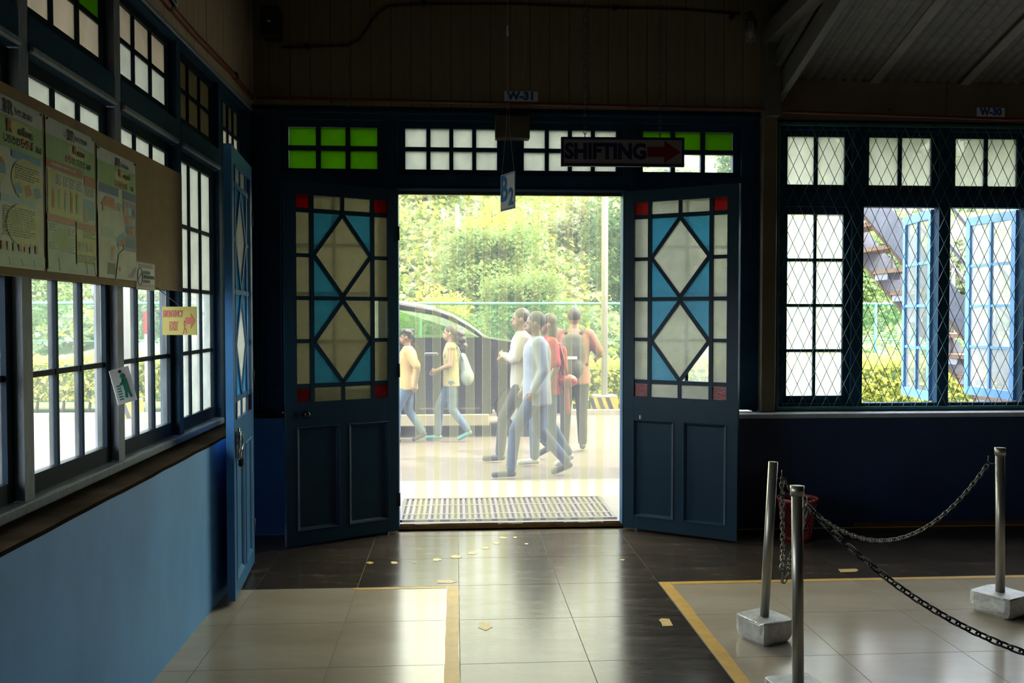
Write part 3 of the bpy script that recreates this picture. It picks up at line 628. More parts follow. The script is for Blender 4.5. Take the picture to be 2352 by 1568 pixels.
# ---------------------------------------------------------------- strip curtain
cur = thing('strip_curtain', 'clear plastic strip curtain hanging in the double doorway', 'curtain', ((OL + OR)/2, YF + .06, 0))
half = (OR - OL)/2; npit = 12; pit = (2*half - .19)/(npit - .0)
MB().box(-half, half, -.02, .02, ZT - .03, ZT).build('hanging_rail', 'steel', cur)
for k in range(13):
    x = -half + .095 + pit*k; yo = .006 if k % 2 else -.006; m = MB(); US = [-.5, -.489, -.33, -.16, 0, .16, .33, .489, .5]; nz = 14; nu = 8
    zb = .026 + random.uniform(-.008, .010); sway = random.uniform(-.012, .012) if k not in (0, 12) else (.02 if k == 0 else -.02)
    for a in range(nz + 1):
        t = a/nz; z = ZT - .028 + (zb - ZT + .028)*t
        for b in range(nu + 1):
            u = US[b]
            m.v.append((x + .19*u + sway*t*t, yo + .006*math.cos(2*PI*u)*t*math.sin(2.5*t + k) + .004*math.sin(4*t + k)*t, z + (random.uniform(-.004, .004) if a == nz else 0)))
    for a in range(nz):
        for b in range(nu): i = a*(nu+1) + b; m.f.append([i, i+1, i+nu+2, i+nu+1]); m.sm.append(True)
    st_o = m.build('strip', 'pvc_strip', cur); st_o.data.materials.append(MATS['pvc_edge'])
    for i_, pl_ in enumerate(st_o.data.polygons): pl_.material_index = 1 if i_ % nu in (0, nu - 1) else 0

# ================================================================== INTERIOR THINGS
# ---- chains
def link_mesh(name, pitch, r, mat):
    L, wd = pitch*.36, pitch*.34; n, k = 14, 5; m = MB(); c = []
    for i in range(n):
        t = 2*PI*i/n; x = wd*math.cos(t); z = wd*math.sin(t); z += L*(1 if z > 0 else -1)*min(1, abs(z)/(wd*.5)); c.append(Vector((x, 0, z)))
    for i in range(n):
        d = (c[(i+1) % n] - c[i-1]).normalized(); a = Vector((0, 1, 0)); b = d.cross(a)
        for j in range(k): t = 2*PI*j/k; m.v.append(tuple(c[i] + (a*math.cos(t) + b*math.sin(t))*r))
    for i in range(n):
        for j in range(k): m.f.append([i*k+j, i*k+(j+1) % k, ((i+1) % n)*k+(j+1) % k, ((i+1) % n)*k+j]); m.sm.append(True)
    me = m.mesh(name); me.materials.append(MATS[mat]); return me
def sagged(p, q, sag, n=80): p = Vector(p); q = Vector(q); return [p.lerp(q, t/n) - Vector((0, 0, sag*4*(t/n)*(1 - t/n))) for t in range(n + 1)]
def chain(parent, pts, me, pitch, off=Vector((0, 0, 0))):
    pts = [Vector(p) - off for p in pts]; acc = 0; nxt = pitch/2; k = 0
    for a, b in zip(pts, pts[1:]):
        L = (b - a).length
        while acc + L >= nxt:
            p = a.lerp(b, (nxt - acc)/L); d = (b - a).normalized()
            q = d.to_track_quat('Z', 'X').to_matrix() @ Matrix.Rotation(PI/2*(k % 2) + .35, 3, 'Z')
            o = link('chain_link', me, None, parent, p); o.rotation_euler = q.to_euler(); k += 1; nxt += pitch
        acc += L
PIT = .030
lk_a = link_mesh('chain_link', PIT, .0032, 'chain_steel'); lk_b = link_mesh('chain_link_dark', .036, .0042, 'chain_dark'); lk_s = link_mesh('chain_link_small', .030, .0014, 'chain_dark')
# ---- stanchions
def stanchion(label, base, ang, top, cap, side, bs=.205, bh=.115):
    t = thing('barrier_post', label, 'barrier post', (base[0], base[1], 0), 0, 'chained barrier posts')
    M = Matrix.Rotation(ang, 4, 'Z'); h = bs/2; m = MB(); n = 6; prof = [(.82, 0), (.95, .018), (1.0, .045), (1.0, bh - .012), (.985, bh - .003), (.95, bh)]
    ring = [(1, -.72), (1, .72), (.93, .93), (.72, 1), (-.72, 1), (-.93, .93), (-1, .72), (-1, -.72), (-.93, -.93), (-.72, -1), (.72, -1), (.93, -.93)]
    for k, z in prof:
        for (a, b) in ring: m.v.append(tuple(M @ Vector((a*h*k + random.uniform(-.003, .003), b*h*k + random.uniform(-.003, .003), z + (random.uniform(-.003, .003) if z > .1 else 0)))))
    R_ = len(ring)
    for r in range(len(prof) - 1):
        for i in range(R_): m.f.append([r*R_+i, r*R_+(i+1) % R_, (r+1)*R_+(i+1) % R_, (r+1)*R_+i]); m.sm.append(False)
    m.f += [list(range(R_ - 1, -1, -1)), list(range((len(prof)-1)*R_, len(prof)*R_))]; m.sm += [False, False]
    bo = m.build('concrete_base', 'silver_paint', t)
    tp = Vector(top) - Vector((base[0], base[1], 0)); bt = Vector((.0, .0, bh - .02))
    po = MB().tube([bt, tp], .0235, 18).build('pole', 'galvanised', t)
    d = (tp - bt).normalized()
    if cap: MB().tube([tp - d*.035, tp + d*.006], .0285, 18).build('cap', 'galvanised', t)
    hp = tp - d*.075; sd_ = Vector(side)
    MB().tube([hp, hp + sd_*.045 + Vector((0, 0, -.012)), hp + sd_*.06 + Vector((0, 0, .0)), hp + sd_*.058 + Vector((0, 0, .03))], .003, 6).build('hook', 'chain_steel', t)
    return Vector((base[0], base[1], 0)) + hp + sd_*.058
topA = onY(1776, 1060, 4.33); topB = onY(1831, 1118, 3.55); topC = onY(2297, 1030, 4.66)
hkA = stanchion('leaning uncapped steel barrier post in a silver block near the walkway', (1.53, 4.30), math.radians(25.5), topA, False, (.95, .3, 0))
hkB = stanchion('capped steel barrier post cut off by the bottom edge of the picture', (1.385, 3.49), math.radians(10), topB, True, (.9, .43, 0))
hkC = stanchion('capped steel barrier post in a silver block by the picture edge', (2.94, 4.60), math.radians(29), topC, True, (-.7, .7, 0), bs=.23)
hkD = (onY(2352, 1474, 3.02) - hkB)*1.28 + hkB; hkD.z += .06
posD = Vector((hkD.x + .055, hkD.y + .0, 0))
stanchion('steel barrier post just outside the picture corner', (posD.x, posD.y), .3, (posD.x, posD.y, hkD.z + .075), True, (-.95, 0, 0))
def chain_thing(label, pts, me, pitch):
    p0 = Vector(pts[0]); t = thing('barrier_chain', label, 'chain', tuple(p0), 0, 'chains of the barrier'); chain(t, pts, me, pitch, p0)
down = Vector((0, 0, -.010))
chain_thing('steel chain sagging from the leaning post to the post by the picture edge', sagged(hkA + down, hkC + down, .37), lk_a, PIT)
mid = onY(1799, 1335, 3.95)
pp = [hkA + down, hkA.lerp(mid, .35) + Vector((0, 0, 0)), hkA.lerp(mid, .75), mid + Vector((-.006, 0, .05)), mid, mid + Vector((.02, -.02, .05)), mid.lerp(hkB, .4) + Vector((-.01, 0, -.03)), mid.lerp(hkB, .75) + Vector((.0, 0, -.02)), hkB + down]
chain_thing('slack steel chain hanging in a loop between the leaning post and the cut-off post', pp, lk_a, PIT)
chain_thing('dark chain crossing from the cut-off post towards the picture corner', sagged(hkB + down, hkD, .12), lk_b, .036)
# ---- bin
bl = onY(1834, 1140, 6.2); tb = thing('waste_bin', 'red mesh waste basket standing by the navy wall behind the barrier posts', 'bin', (bl.x, 6.22, 0))
m = MB(); r0, r1, hb = .095, .135, .30
for j in range(28):
    for sg in (1, -1):
        pts = []
        for i in range(9): t = i/8; a = 2*PI*j/28 + sg*t*.9; r = r0 + (r1 - r0)*t; pts.append((r*math.cos(a), r*math.sin(a), .02 + (hb - .03)*t))
        m.tube(pts, .0025, 4, cap=False)
tag(m.build('basket_mesh', 'bin_red', tb), kind='stuff')
MB().lathe([(0, 0), (r0, 0), (r0 + .004, .03), (r0 - .004, .03), (0, .008)], 24).build('bin_floor', 'bin_red', tb)
MB().lathe([(r1 - .006, hb - .02), (r1 + .006, hb - .016), (r1 + .012, hb), (r1 + .006, hb + .006), (r1 - .006, hb)], 28).build('rim', 'bin_rim', tb)
# ---- batten on the floor
b0, b1 = onZ(1955, 1206), onZ(2352, 1203)
tag(MB().box(3.03, 5.2, 6.545, 6.575, 0, .035, ch=.004).build('wooden_batten', 'batten'), 'dark wooden batten lying along the foot of the navy wall', 'batten')
# ---- floor stickers
def sticker(pts, label, cat='floor sticker', name='floor_arrow', group='worn yellow floor markers'):
    c = Vector((sum(p[0] for p in pts)/len(pts), sum(p[1] for p in pts)/len(pts), 0))
    o = MB().prism([(p[0] - c.x, p[1] - c.y) for p in pts], .0004, .0016, 'z').build(name, 'sticker', None, c)
    return tag(o, label, cat, group)
def px_poly(pp): return [tuple(onZ(*p)[:2]) for p in pp]
sticker(px_poly([(1100, 1429), (1126, 1429), (1126, 1440), (1131, 1440), (1116, 1448), (1098, 1441), (1101, 1440)]), 'yellow arrow sticker in the walkway pointing towards the viewer')
sticker(px_poly([(1513, 1424), (1519, 1420), (1537, 1421), (1546, 1437), (1522, 1438), (1518, 1428)]), 'yellow arrow sticker by the roped field pointing to the door')
sticker(px_poly([(1925, 1307), (1966, 1306), (1972, 1309), (1966, 1313), (1931, 1314)]), 'yellow arrow sticker on the dark floor behind the barrier chain')
sticker(px_poly([(1005, 1333), (1036, 1333), (1050, 1336), (1036, 1339), (1005, 1339)]), 'yellow arrow sticker at the corner of the small beige field')
rag = [((850, 1292), 9, 3, 'worn yellow floor mark under the door leaf with the knob'), ((905, 1292), 10, 3, 'second worn yellow mark out from the door leaf with the knob'), ((1003, 1285), 12, 3.4, 'third worn yellow mark on the curved trail to the door'), ((1047, 1278.5), 16, 3.2, 'largest worn yellow mark on the curved trail to the door'), ((1086, 1270), 14, 3.6, 'worn yellow mark halfway along the curved trail to the door'), ((1114, 1258.5), 11, 3.2, 'worn yellow mark past the middle of the curved trail'), ((1139, 1247.5), 10, 2.6, 'worn yellow mark nearing the door on the curved trail'), ((1155, 1235), 11, 2.4, 'worn yellow mark closest to the strip curtain'), ((1183, 1234), 5, 1.6, 'tiny yellow scrap close to the strip curtain'), ((1209, 1249), 5, 1.4, 'tiny yellow scrap beside the curved trail'), ((952, 1291.5), 4, 1.3, 'tiny yellow scrap between two worn marks'), ((1429, 1285.5), 7, 1.8, 'faint yellow scrap by the door leaf with the missing pane')]
for (cx, cy), rx, ry, lab in rag:
    pts = [(cx + rx*math.cos(2*PI*k/14)*random.uniform(.6, 1.1), cy + ry*math.sin(2*PI*k/14)*random.uniform(.55, 1.1)) for k in range(14)]
    sticker(px_poly(pts)[::-1], lab, 'floor mark', 'floor_mark')

# ---- hanging arrow sign
SY = 4.4; a = onY(1289, 348, SY); b = onY(1570, 348, SY); zt, zb = onY(1430, 316, SY).z, onY(1430, 382.5, SY).z; wS = b.x - a.x; hS = zt - zb
sg = thing('hanging_sign', 'white hanging sign reading SHIFTING with a red arrow, on two thin chains', 'sign', ((a.x + b.x)/2, SY, zb), math.radians(-1.5))
bw = .012
MB().box(-wS/2 + bw*.6, wS/2 - bw*.6, -.008, .008, bw*.6, hS - bw*.6).build('board', 'sign_white', sg)
m = MB(); m.box(-wS/2, wS/2, -.011, .011, 0, bw); m.box(-wS/2, wS/2, -.011, .011, hS - bw, hS); m.box(-wS/2, -wS/2 + bw, -.0105, .0105, 0, hS); m.box(wS/2 - bw, wS/2, -.0105, .0105, 0, hS); m.build('border', 'sign_navy', sg)
tx = text('lettering', 'SHIFTING', .104, 'sign_navy', sg, (-wS/2 + .018, -.0088, hS*.49), align='LEFT', bold=.0045); tx.scale.x = .405/max(.001, tx.dimensions.x)
ax0, ax1 = wS/2 - .185, wS/2 - .018; hy = hS/2
MB().prism([(ax0, hy - .025), (ax0 + .085, hy - .025), (ax0 + .085, hy - .055), (ax1, hy), (ax0 + .085, hy + .055), (ax0 + .085, hy + .025), (ax0, hy + .025)], -.0096, -.0082, 'y').build('arrow', 'sign_red', sg)
for px in (1344, 1515):
    u = onY(px, 316, SY).x - (a.x + b.x)/2
    MB().tube([(u, 0, hS - .005), (u, 0, hS + .025)], .0025, 6).build('screw_eye', 'chain_dark', sg)
    ch = bpy.data.objects.new('hanging_chain', None); COL.objects.link(ch); ch.parent = sg; ch.location = (u, 0, hS + .02)
    chain(ch, [(0, 0, 0), (0, 0, 4.06 - zb - hS - .02)], lk_s, .030)
# ---- B2 tag on strings
BY = 4.05; c = onY(1166.5, 440, BY); tg = thing('bay_tag', 'small white tag reading B2 hanging turned on thin strings', 'sign', (c.x, BY, c.z), math.atan2(-.135, .056))
MB().box(-.073, .073, -.002, .002, -.083, .083).build('card', 'white_print', tg)
m = MB(); m.box(-.069, .069, -.0026, -.0018, -.079, -.076); m.box(-.069, .069, -.0026, -.0018, .076, .079); m.build('border', 'tag_blue', tg)
text('letter', 'B', .16, 'tag_blue_light', tg, (-.035, -.0028, .01), bold=.004, sx=.85); text('digit', '2', .105, 'tag_blue_light', tg, (.038, -.0028, -.03), bold=.003)
for u, dx in ((-.066, -.01), (.066, .01)):
    MB().tube([(u, 0, .078), (u*.25, 0, .28), (dx*.2, 0, .55), (-dx, 0, .95), (dx*.5, 0, 4.06 - c.z)], .0011, 5).build('string', 'string', tg)
MB().box(-.004, .004, -.004, .004, .70, .745).build('paper_slip', 'white_print', tg, (0, 0, 0), (0, math.radians(0), 0))
c2 = onY(1207, 0, 3.9); ls = thing('loose_string', 'loop of loose string dangling from the ceiling beside the small tag', 'string', (c2.x, 3.9, onY(1207, 150, 3.9).z))
zc_ = 4.06 - ls.location.z
MB().tube([(-.004, 0, zc_), (-.006, 0, .20), (-.004, 0, .03), (0, 0, .0)] , .0012, 5).build('strand', 'string', ls)
MB().tube([(.006, 0, zc_), (.007, 0, .22), (.004, 0, .09), (-.002, 0, .06), (-.005, 0, .02), (-.012, 0, -.055)], .0012, 5).build('strand', 'string', ls)
# ---- number plates
def plate(label, loc, rz, w, h, body, size):
    t = thing('number_plate', label, 'number plate', loc, rz, 'window number plates')
    MB().box(-w/2, w/2, -.003, .0, -h/2, h/2, ch=.001).build('plate', 'plate_white', t)
    x = text('lettering', body, size, 'tag_blue', t, (0, -.0034, 0), bold=.0045); x.scale.x = w*.80/max(.001, x.dimensions.x)
p = onY(1197, 229, YF - .043); plate('white plate reading W-31 above the double door', (p.x, YF - .043, p.z + .025), 0, .25, .074, 'W-31', .078)
p = onY(2275, 285, YF - .021); plate('white plate reading W-30 above the meshed windows', (p.x, YF - .021, 3.178), 0, .225, .068, 'W-30', .074)
p = onX(396, 4, XW); plate('white plate reading W-32 above the side windows', (XW + .014, p.y - .07, p.z + .02), PI/2, .23, .07, 'W-32', .074)
# ---- beige box over the door
a = onY(1138, 264, YF - .10); b = onY(1217, 318, YF - .10); bb = thing('wall_box', 'flat beige box fixed over the middle of the double door', 'box', ((a.x + b.x)/2, YF - .05, b.z))
w_, h_ = b.x - a.x, a.z - b.z
MB().box(-w_/2, w_/2, -.05, .046, 0, h_, ch=.004).build('housing', 'box_beige', bb)
MB().box(-w_/2 + .014, w_/2 - .014, -.054, -.049, .014, h_ - .014).build('cover', 'box_beige', bb)
# ---- red pipes above the windows
py_ = 3.205
pr = thing('red_pipe', 'thin red conduit pipe along the side wall above the windows', 'pipe', (XW + .034, 0, py_))
MB().tube([(0, -4.1, .03), (0, 3.6, .02), (0, 5.2, -.012), (0, 6.0, 0), (0, YF - .09, -.02)], .017, 10).build('run', 'pipe_red', pr)
for y in (4.75, 6.1): MB().tube([(0, y - .02, .005), (0, y + .02, -.001)], .0235, 10).build('coupling', 'black', pr)
pr = thing('red_pipe', 'thin red conduit pipe along the back wall above the doors', 'pipe', (0, YF - .10, py_))
MB().tube([(XW + .06, .0, -.02), (.4, .0, -.035), (2.30, .0, -.05), (2.5, 0, -.065), (4.2, 0, -.098), (8.2, 0, -.11)], .012, 10).build('run', 'pipe_red', pr)
for x in (-.9, .2, 1.3, 2.2, 3.3): MB().tube([(x, 0, -.035), (x, .04, -.035)], .006, 6).build('pipe_clip', 'black', pr)

# ---- cable on the plank wall
cp = [(648, 109), (705, 108), (800, 105), (825, 92), (850, 55), (870, 28), (892, 15), (960, 10), (1100, 10), (1200, 11), (1400, 18), (1560, 22), (1700, 32)]
pts = [onY(x, y, YF - .052) for x, y in cp]; pts = [Vector((p.x, p.y, min(p.z, 4.03))) for p in pts]; o0 = pts[0]
ct = thing('wall_cable', 'black cable looping across the shadowed plank wall', 'cable', tuple(o0))
MB().tube([p - o0 for p in pts], .007, 6).build('cable', 'cable_black', ct)
for x, y in ((705, 108), (972, 10), (1412, 20), (1680, 40)):
    p = onY(x, y, YF - .05); MB().tube([Vector((p.x, YF - .045, min(p.z, 4.0))) - o0, Vector((p.x, YF - .085, min(p.z, 4.0))) - o0], .018, 10).build('insulator', 'black', ct)
# ---- corner spotlight, caged lamp
p = onY(624, 62, 6.50); sp_ = thing('spotlight', 'small dark spotlight mounted high in the corner', 'lamp', (p.x + .0, 6.50, p.z))
MB().box(-.07, .06, -.05, .10, -.08, .14, ch=.01).build('housing', 'black', sp_)
MB().ell((-.012, -.055, .03), (.022, .014, .016)).build('lens', 'chrome', sp_)
MB().box(-.02, .02, .09, .165, .03, .07).build('bracket', 'black', sp_)
p = onY(1727, 66, YF - .22); lc = thing('caged_lamp', 'small lamp in a wire cage at the top of the pilaster', 'lamp', (p.x, YF - .20, p.z))
m = MB()
for k in range(10): t = 2*PI*k/10; m.tube([(.035*math.cos(t), .035*math.sin(t), -.08), (.042*math.cos(t), .042*math.sin(t), .03), (.02*math.cos(t), .02*math.sin(t), .10)], .0022, 4)
for z in (-.08, -.055, -.03, -.005, .02, .045, .07): m.tube([(.041*math.cos(2*PI*k/14), .041*math.sin(2*PI*k/14), z) for k in range(15)], .0022, 4, cap=False)
tag(m.build('cage', 'chrome', lc), kind='stuff')
MB().ell((0, 0, 0), (.028, .028, .06)).build('bulb', 'sign_white', lc); MB().tube([(0, 0, .05), (0, .0, .13), (0, .10, .15)], .014, 8).build('holder', 'black', lc)

# ---- notice board with posters (local x runs along the wall, local -y faces the room)
BX = -1.455
nb = thing('notice_board', 'long brown hardboard notice board fixed across the side windows', 'notice board', (BX, 0, 1.737), LEFT_ROT)
MB().box(1.95, 4.872, 0, .010, 0, .622).build('board', 'hardboard', nb)
for z in (.05, .57): MB().box(1.97, 4.85, .010, .041, z - .015, z + .015).build('batten', 'hardboard', nb)
def ubar(px, py): return onX(px, py, BX).y
GL = {'va': [(.25, .95), (.05, .5), (.3, .05), (.75, .08), (.95, .5), (.75, .9), (.45, .85), (.4, .55), (.65, .45)], 'ma': [(.1, .95), (.03, .4), (.28, .05), (.5, .4), (.5, .65), (.55, .3), (.75, .05), (.97, .4), (.9, .95), (.7, .9), (.72, .65)],
      'aa': [(.95, .95), (.5, .98), (.2, .75), (.45, .5), (.12, .3), (.4, .02), (.85, .1), (.97, .5), (.7, .62)], 'na': [(.08, .55), (.3, .95), (.52, .6), (.3, .48), (.05, .15), (.55, .02), (.95, .3), (.9, .85), (.68, .95)],
      'ta': [(.1, .7), (.35, .98), (.5, .65), (.2, .45), (.1, .1), (.6, .02), (.95, .35), (.8, .8), (.6, .6)], 'ka': [(.3, .5), (.5, .7), (.65, .5), (.5, .3), (.3, .5), (.1, .2), (.5, .0), (.95, .2), (.95, .8), (.6, 1.0), (.2, .85)],
      'ra': [(.3, 1.1), (.6, 1.0), (.35, .8), (.1, .4), (.45, .02), (.9, .3), (.7, .7), (.45, .5)], 'pa': [(.08, .95), (.05, .3), (.4, .02), (.9, .15), (.95, .95), (.75, .8)]}
def word(mb, glyphs, u, z, h, wd, y):
    for g in glyphs:
        pts = [(u + x*h*.95, z + v*h) for x, v in GL[g]]
        for (x0, z0), (x1, z1) in zip(pts, pts[1:]):
            dx, dz = x1 - x0, z1 - z0; L = math.hypot(dx, dz) or 1; ex, ez = dx/L*wd*.4, dz/L*wd*.4; nx, nz = -dz/L*wd/2, dx/L*wd/2
            x0 -= ex; z0 -= ez; x1 += ex; z1 += ez
            mb.add([(x0 - nx, y, z0 - nz), (x1 - nx, y, z1 - nz), (x1 + nx, y, z1 + nz), (x0 + nx, y, z0 + nz)], [[0, 1, 2, 3]])
        u += h*1.12
    return u
class Print:
    def __init__(s, t, W, H): s.t, s.W, s.H = t, W, H; s.m = {}; s.lay = 0
    def y(s): s.lay += 1; return -.0030 - .00006*s.lay
    def mb(s, ink): return s.m.setdefault(ink, MB())
    def rect(s, ink, u0, u1, v0, v1):        # fractions, v from the top
        y = s.y(); a, b, c, d = u0*s.W, u1*s.W, s.H*(1 - v1), s.H*(1 - v0); s.mb(ink).add([(a, y, c), (b, y, c), (b, y, d), (a, y, d)], [[0, 1, 2, 3]])
    def disc(s, ink, u, v, ru, rv, n=18):
        y = s.y(); s.mb(ink).add([(s.W*(u + ru*math.cos(2*PI*k/n)), y, s.H*(1 - v) + s.H*rv*math.sin(2*PI*k/n)) for k in range(n)], [list(range(n))])
    def poly(s, ink, pts): y = s.y(); s.mb(ink).add([(s.W*a, y, s.H*(1 - b)) for a, b in pts], [list(range(len(pts)))[::-1]])
    def lines(s, ink, u0, u1, v0, v1, n, fill=.5):
        y = s.y(); dv = (v1 - v0)/n
        for k in range(n):
            u = u0; end = u1 - random.uniform(0, .3)*(u1 - u0)*(k % 3 == 2)
            while u < end:
                w = random.uniform(.02, .07); e = min(u + w, end); c, d = s.H*(1 - v0 - dv*(k + fill)), s.H*(1 - v0 - dv*k)
                s.mb(ink).add([(u*s.W, y, c), (e*s.W, y, c), (e*s.W, y, d), (u*s.W, y, d)], [[0, 1, 2, 3]]); u = e + .012
    def word(s, ink, gl, u, v, h, wd): word(s.mb(ink), gl, u*s.W, s.H*(1 - v), h*s.H, wd, s.y())
    def done(s):
        for ink, mb in s.m.items(): tag(mb.build('print', 'ink_' + ink, s.t), kind='stuff')
def poster(label, u0, u1, z0, z1):
    t = thing('poster', label, 'poster', (BX - .0 + .001, u0, z0), LEFT_ROT, 'waste posters on the notice board'); W, H = u1 - u0, z1 - z0
    m = MB(); nu, nv = 10, 12
    for i in range(nu + 1):
        for j in range(nv + 1): m.v.append((W*i/nu, -.0012 - .0012*abs(math.sin(i*1.7 + j*.9)), H*j/nv))
    for i in range(nu):
        for j in range(nv): k = i*(nv+1) + j; m.f.append([k, k + nv + 1, k + nv + 2, k + 1]); m.sm.append(True)
    m.build('sheet', 'ink_paper', t)
    for e in (.03, .97): MB().tube([(W*e, -.002, H*.985), (W*e, -.008, H*.985)], .005, 8).build('pin', 'steel', t)
    return t, Print(t, W, H), W, H
zP0, zP1 = 1.765, 2.318
e1, e2, e3, e4, e5 = ubar(97, 440), ubar(104, 440), ubar(216, 460), ubar(222, 470), ubar(310, 490)
# Reduce
t, P, W, H = poster('Reduce poster with yellow circles, at the near end of the notice board', e1 - (e3 - e2), e1, zP0, zP1)
P.rect('p_green', .0, 1, .11, .30); P.disc('p_yellow', .62, .17, .2, .05); P.word('p_ink', ['pa'], .26, .085, .045, .004); P.word('p_ink', ['ra', 'na', 'pa', 'ta', 'ma', 'na'], .53, .085, .035, .003); P.word('p_ink', ['pa', 'va', 'ta', 'na'], .36, .265, .045, .005); P.word('p_red', ['aa', 'va', 'ma'], .62, .265, .05, .0065); P.word('p_ink', ['ka', 'ma'], .87, .265, .038, .004)
P.disc('p_yellow', .2, .42, .2, .12); P.rect('p_blue', .05, .38, .40, .46); P.poly('p_red', [(.26, .40), (.32, .36), (.38, .40)]); P.rect('p_blue', .48, .96, .30, .345); P.disc('p_yellow', .72, .46, .25, .13); P.lines('p_ink', .52, .92, .38, .47, 6, .45)
for k, ink in enumerate(('p_blue', 'p_red', 'p_blue')): P.poly(ink, [(.5 + .16*k, .50), (.6 + .16*k, .48), (.64 + .16*k, .54), (.54 + .16*k, .56)])
P.rect('p_violet', .05, .3, .50, .56); P.rect('p_sky', .3, .85, .575, .62); P.lines('p_orange', .02, .25, .52, .57, 2); P.disc('p_yellow', .66, .74, .28, .13); P.lines('p_ink', .34, .84, .64, .82, 12, .5); P.disc('p_pale', .1, .7, .14, .1)
for k in range(7): P.rect(('p_red', 'p_orange', 'p_sky')[k % 3], .3 + .09*k, .34 + .09*k, .85, .90)
P.rect('p_pale', 0, 1, .915, .985)
for k in range(4): P.poly('p_ink', [(.2 + .2*k, .94), (.21 + .2*k, .94), (.225 + .2*k, .985), (.215 + .2*k, .985)])
P.done(); text('title', '3R', .062, 'ink_p_ink', t, (W*.42, -.0062, H*.935), bold=.001); text('heading', 'R', .056, 'ink_p_red', t, (W*.44, -.0062, H*.83), bold=.002); text('heading', 'educe', .041, 'ink_p_ink', t, (W*.70, -.0062, H*.825), bold=.001)
# Reuse
t, P, W, H = poster('Reuse poster with a red heading bar, in the middle of the notice board', e2, e3, zP0, zP1)
P.rect('p_green', .0, 1, .11, .29); P.disc('p_yellow', .62, .16, .2, .045); P.word('p_ink', ['pa'], .34, .08, .032, .003); P.word('p_ink', ['ra', 'na', 'pa', 'ta', 'ma', 'na'], .56, .08, .032, .003); P.word('p_red', ['na', 'va', 'ta'], .36, .245, .045, .005); P.word('p_ink', ['pa', 'aa', 'va', 'ta'], .55, .245, .042, .0042); P.word('p_ink', ['ka', 'ma'], .80, .245, .038, .004)
P.rect('p_red', 0, .72, .27, .325); P.rect('p_red', .76, 1, .295, .365); P.lines('paper', .1, .6, .285, .31, 1, .7); P.rect('p_yellow', .02, .70, .335, .63); P.rect('p_pale', .70, 1, .37, .62)
for k in range(4): P.rect('paper', .16 + .14*k, .28 + .14*k, .35, .43); P.lines('p_ink', .17 + .14*k, .27 + .14*k, .355, .425, 5, .5)
P.lines('p_ink', .76, .98, .375, .44, 6, .5); P.rect('p_blue', .74, .98, .46, .60); P.disc('p_orange', .8, .57, .05, .05)
for k in range(5): P.rect(('p_red', 'p_green', 'p_sky')[k % 3], .1 + .12*k, .14 + .12*k, .47, .58); P.disc('p_orange', .12 + .12*k, .46, .025, .018)
P.rect('p_red', .0, .54, .625, .67); P.rect('p_red', .57, 1, .635, .675); P.rect('p_pale', 0, .54, .675, .93); P.rect('p_green', .08, .5, .70, .86); P.rect('p_yellow', .57, 1, .68, .93)
for u, v in ((.02, .68), (.38, .69), (.02, .80), (.38, .81)): P.rect('paper', u, u + .16, v, v + .06); P.lines('p_ink', u + .01, u + .15, v + .005, v + .058, 4, .5)
P.lines('p_ink', .70, .98, .685, .74, 4, .5); P.lines('p_ink', .58, .98, .86, .92, 4, .5)
for k in range(4): P.rect(('p_red', 'p_blue', 'p_green', 'p_orange')[k], .60 + .09*k, .65 + .09*k, .77, .83)
P.rect('p_pale', 0, 1, .93, .985)
for u in (.18, .75, .93): P.poly('p_ink', [(u, .90), (u + .02, .90), (u + .05, .99), (u + .03, .99)])
P.done(); text('title', '3R', .056, 'ink_p_ink', t, (W*.47, -.0062, H*.935), bold=.001); text('heading', 'R', .04, 'ink_p_red', t, (W*.55, -.0062, H*.85), bold=.002); text('heading', 'euse', .036, 'ink_p_ink', t, (W*.69, -.0062, H*.845), bold=.001)
# Recycle, torn
t, P, W, H = poster('torn and faded Recycle poster, third along the notice board', e4, e5, zP0, zP1 - .02)
P.rect('p_green', .0, 1, .10, .27); P.disc('p_yellow', .62, .17, .2, .05); P.word('p_ink', ['ra', 'na', 'pa', 'ta', 'ma'], .60, .085, .03, .003); P.word('p_red', ['pa', 'ta', 'ka', 'ra', 'na', 'ka'], .42, .25, .042, .005); P.word('p_ink', ['ka', 'ma'], .84, .25, .036, .0035)
P.rect('p_darkblue', .04, .52, .27, .34); P.rect('p_darkblue', .64, 1, .27, .34); P.rect('p_violet', .64, 1, .35, .95); P.poly('p_red', [(.06, .44), (.2, .36), (.4, .36), (.44, .44)]); P.rect('p_yellow', .12, .44, .44, .52); P.lines('p_ink', .46, .6, .39, .52, 8, .5)
for k in range(9): P.rect(('p_orange', 'p_sky', 'p_darkblue', 'p_red')[k % 4], .68 + .1*(k % 3), .76 + .1*(k % 3), .40 + .08*(k//3), .46 + .08*(k//3))
P.poly('p_torn', [(0, .50), (.3, .46), (.62, .44), (.66, .55), (.7, .64), (.62, .70), (.4, .72), (.3, .85), (.2, 1), (0, 1)]); P.rect('p_pale', .05, .4, .60, .68); P.poly('p_blue', [(.42, .68), (.66, .60), (.68, .66), (.6, .73), (.5, .74)]); P.poly('p_red', [(.5, .70), (.75, .66), (.7, .70), (.55, .73)]); P.rect('p_darkblue', .70, .95, .66, .73)
P.poly('p_torn', [(.5, .80), (.62, .76), (.98, .76), (1, 1), (.42, 1)]); P.poly('p_ink', [(.22, .88), (.42, .88), (.40, .97), (.2, .97)]); P.poly('p_violet', [(.95, .88), (.98, .90), (.9, .98), (.72, .98)]); P.disc('p_red', .52, .92, .03, .02); P.poly('p_orange', [(.3, .75), (.4, .74), (.36, .86), (.28, .86)])
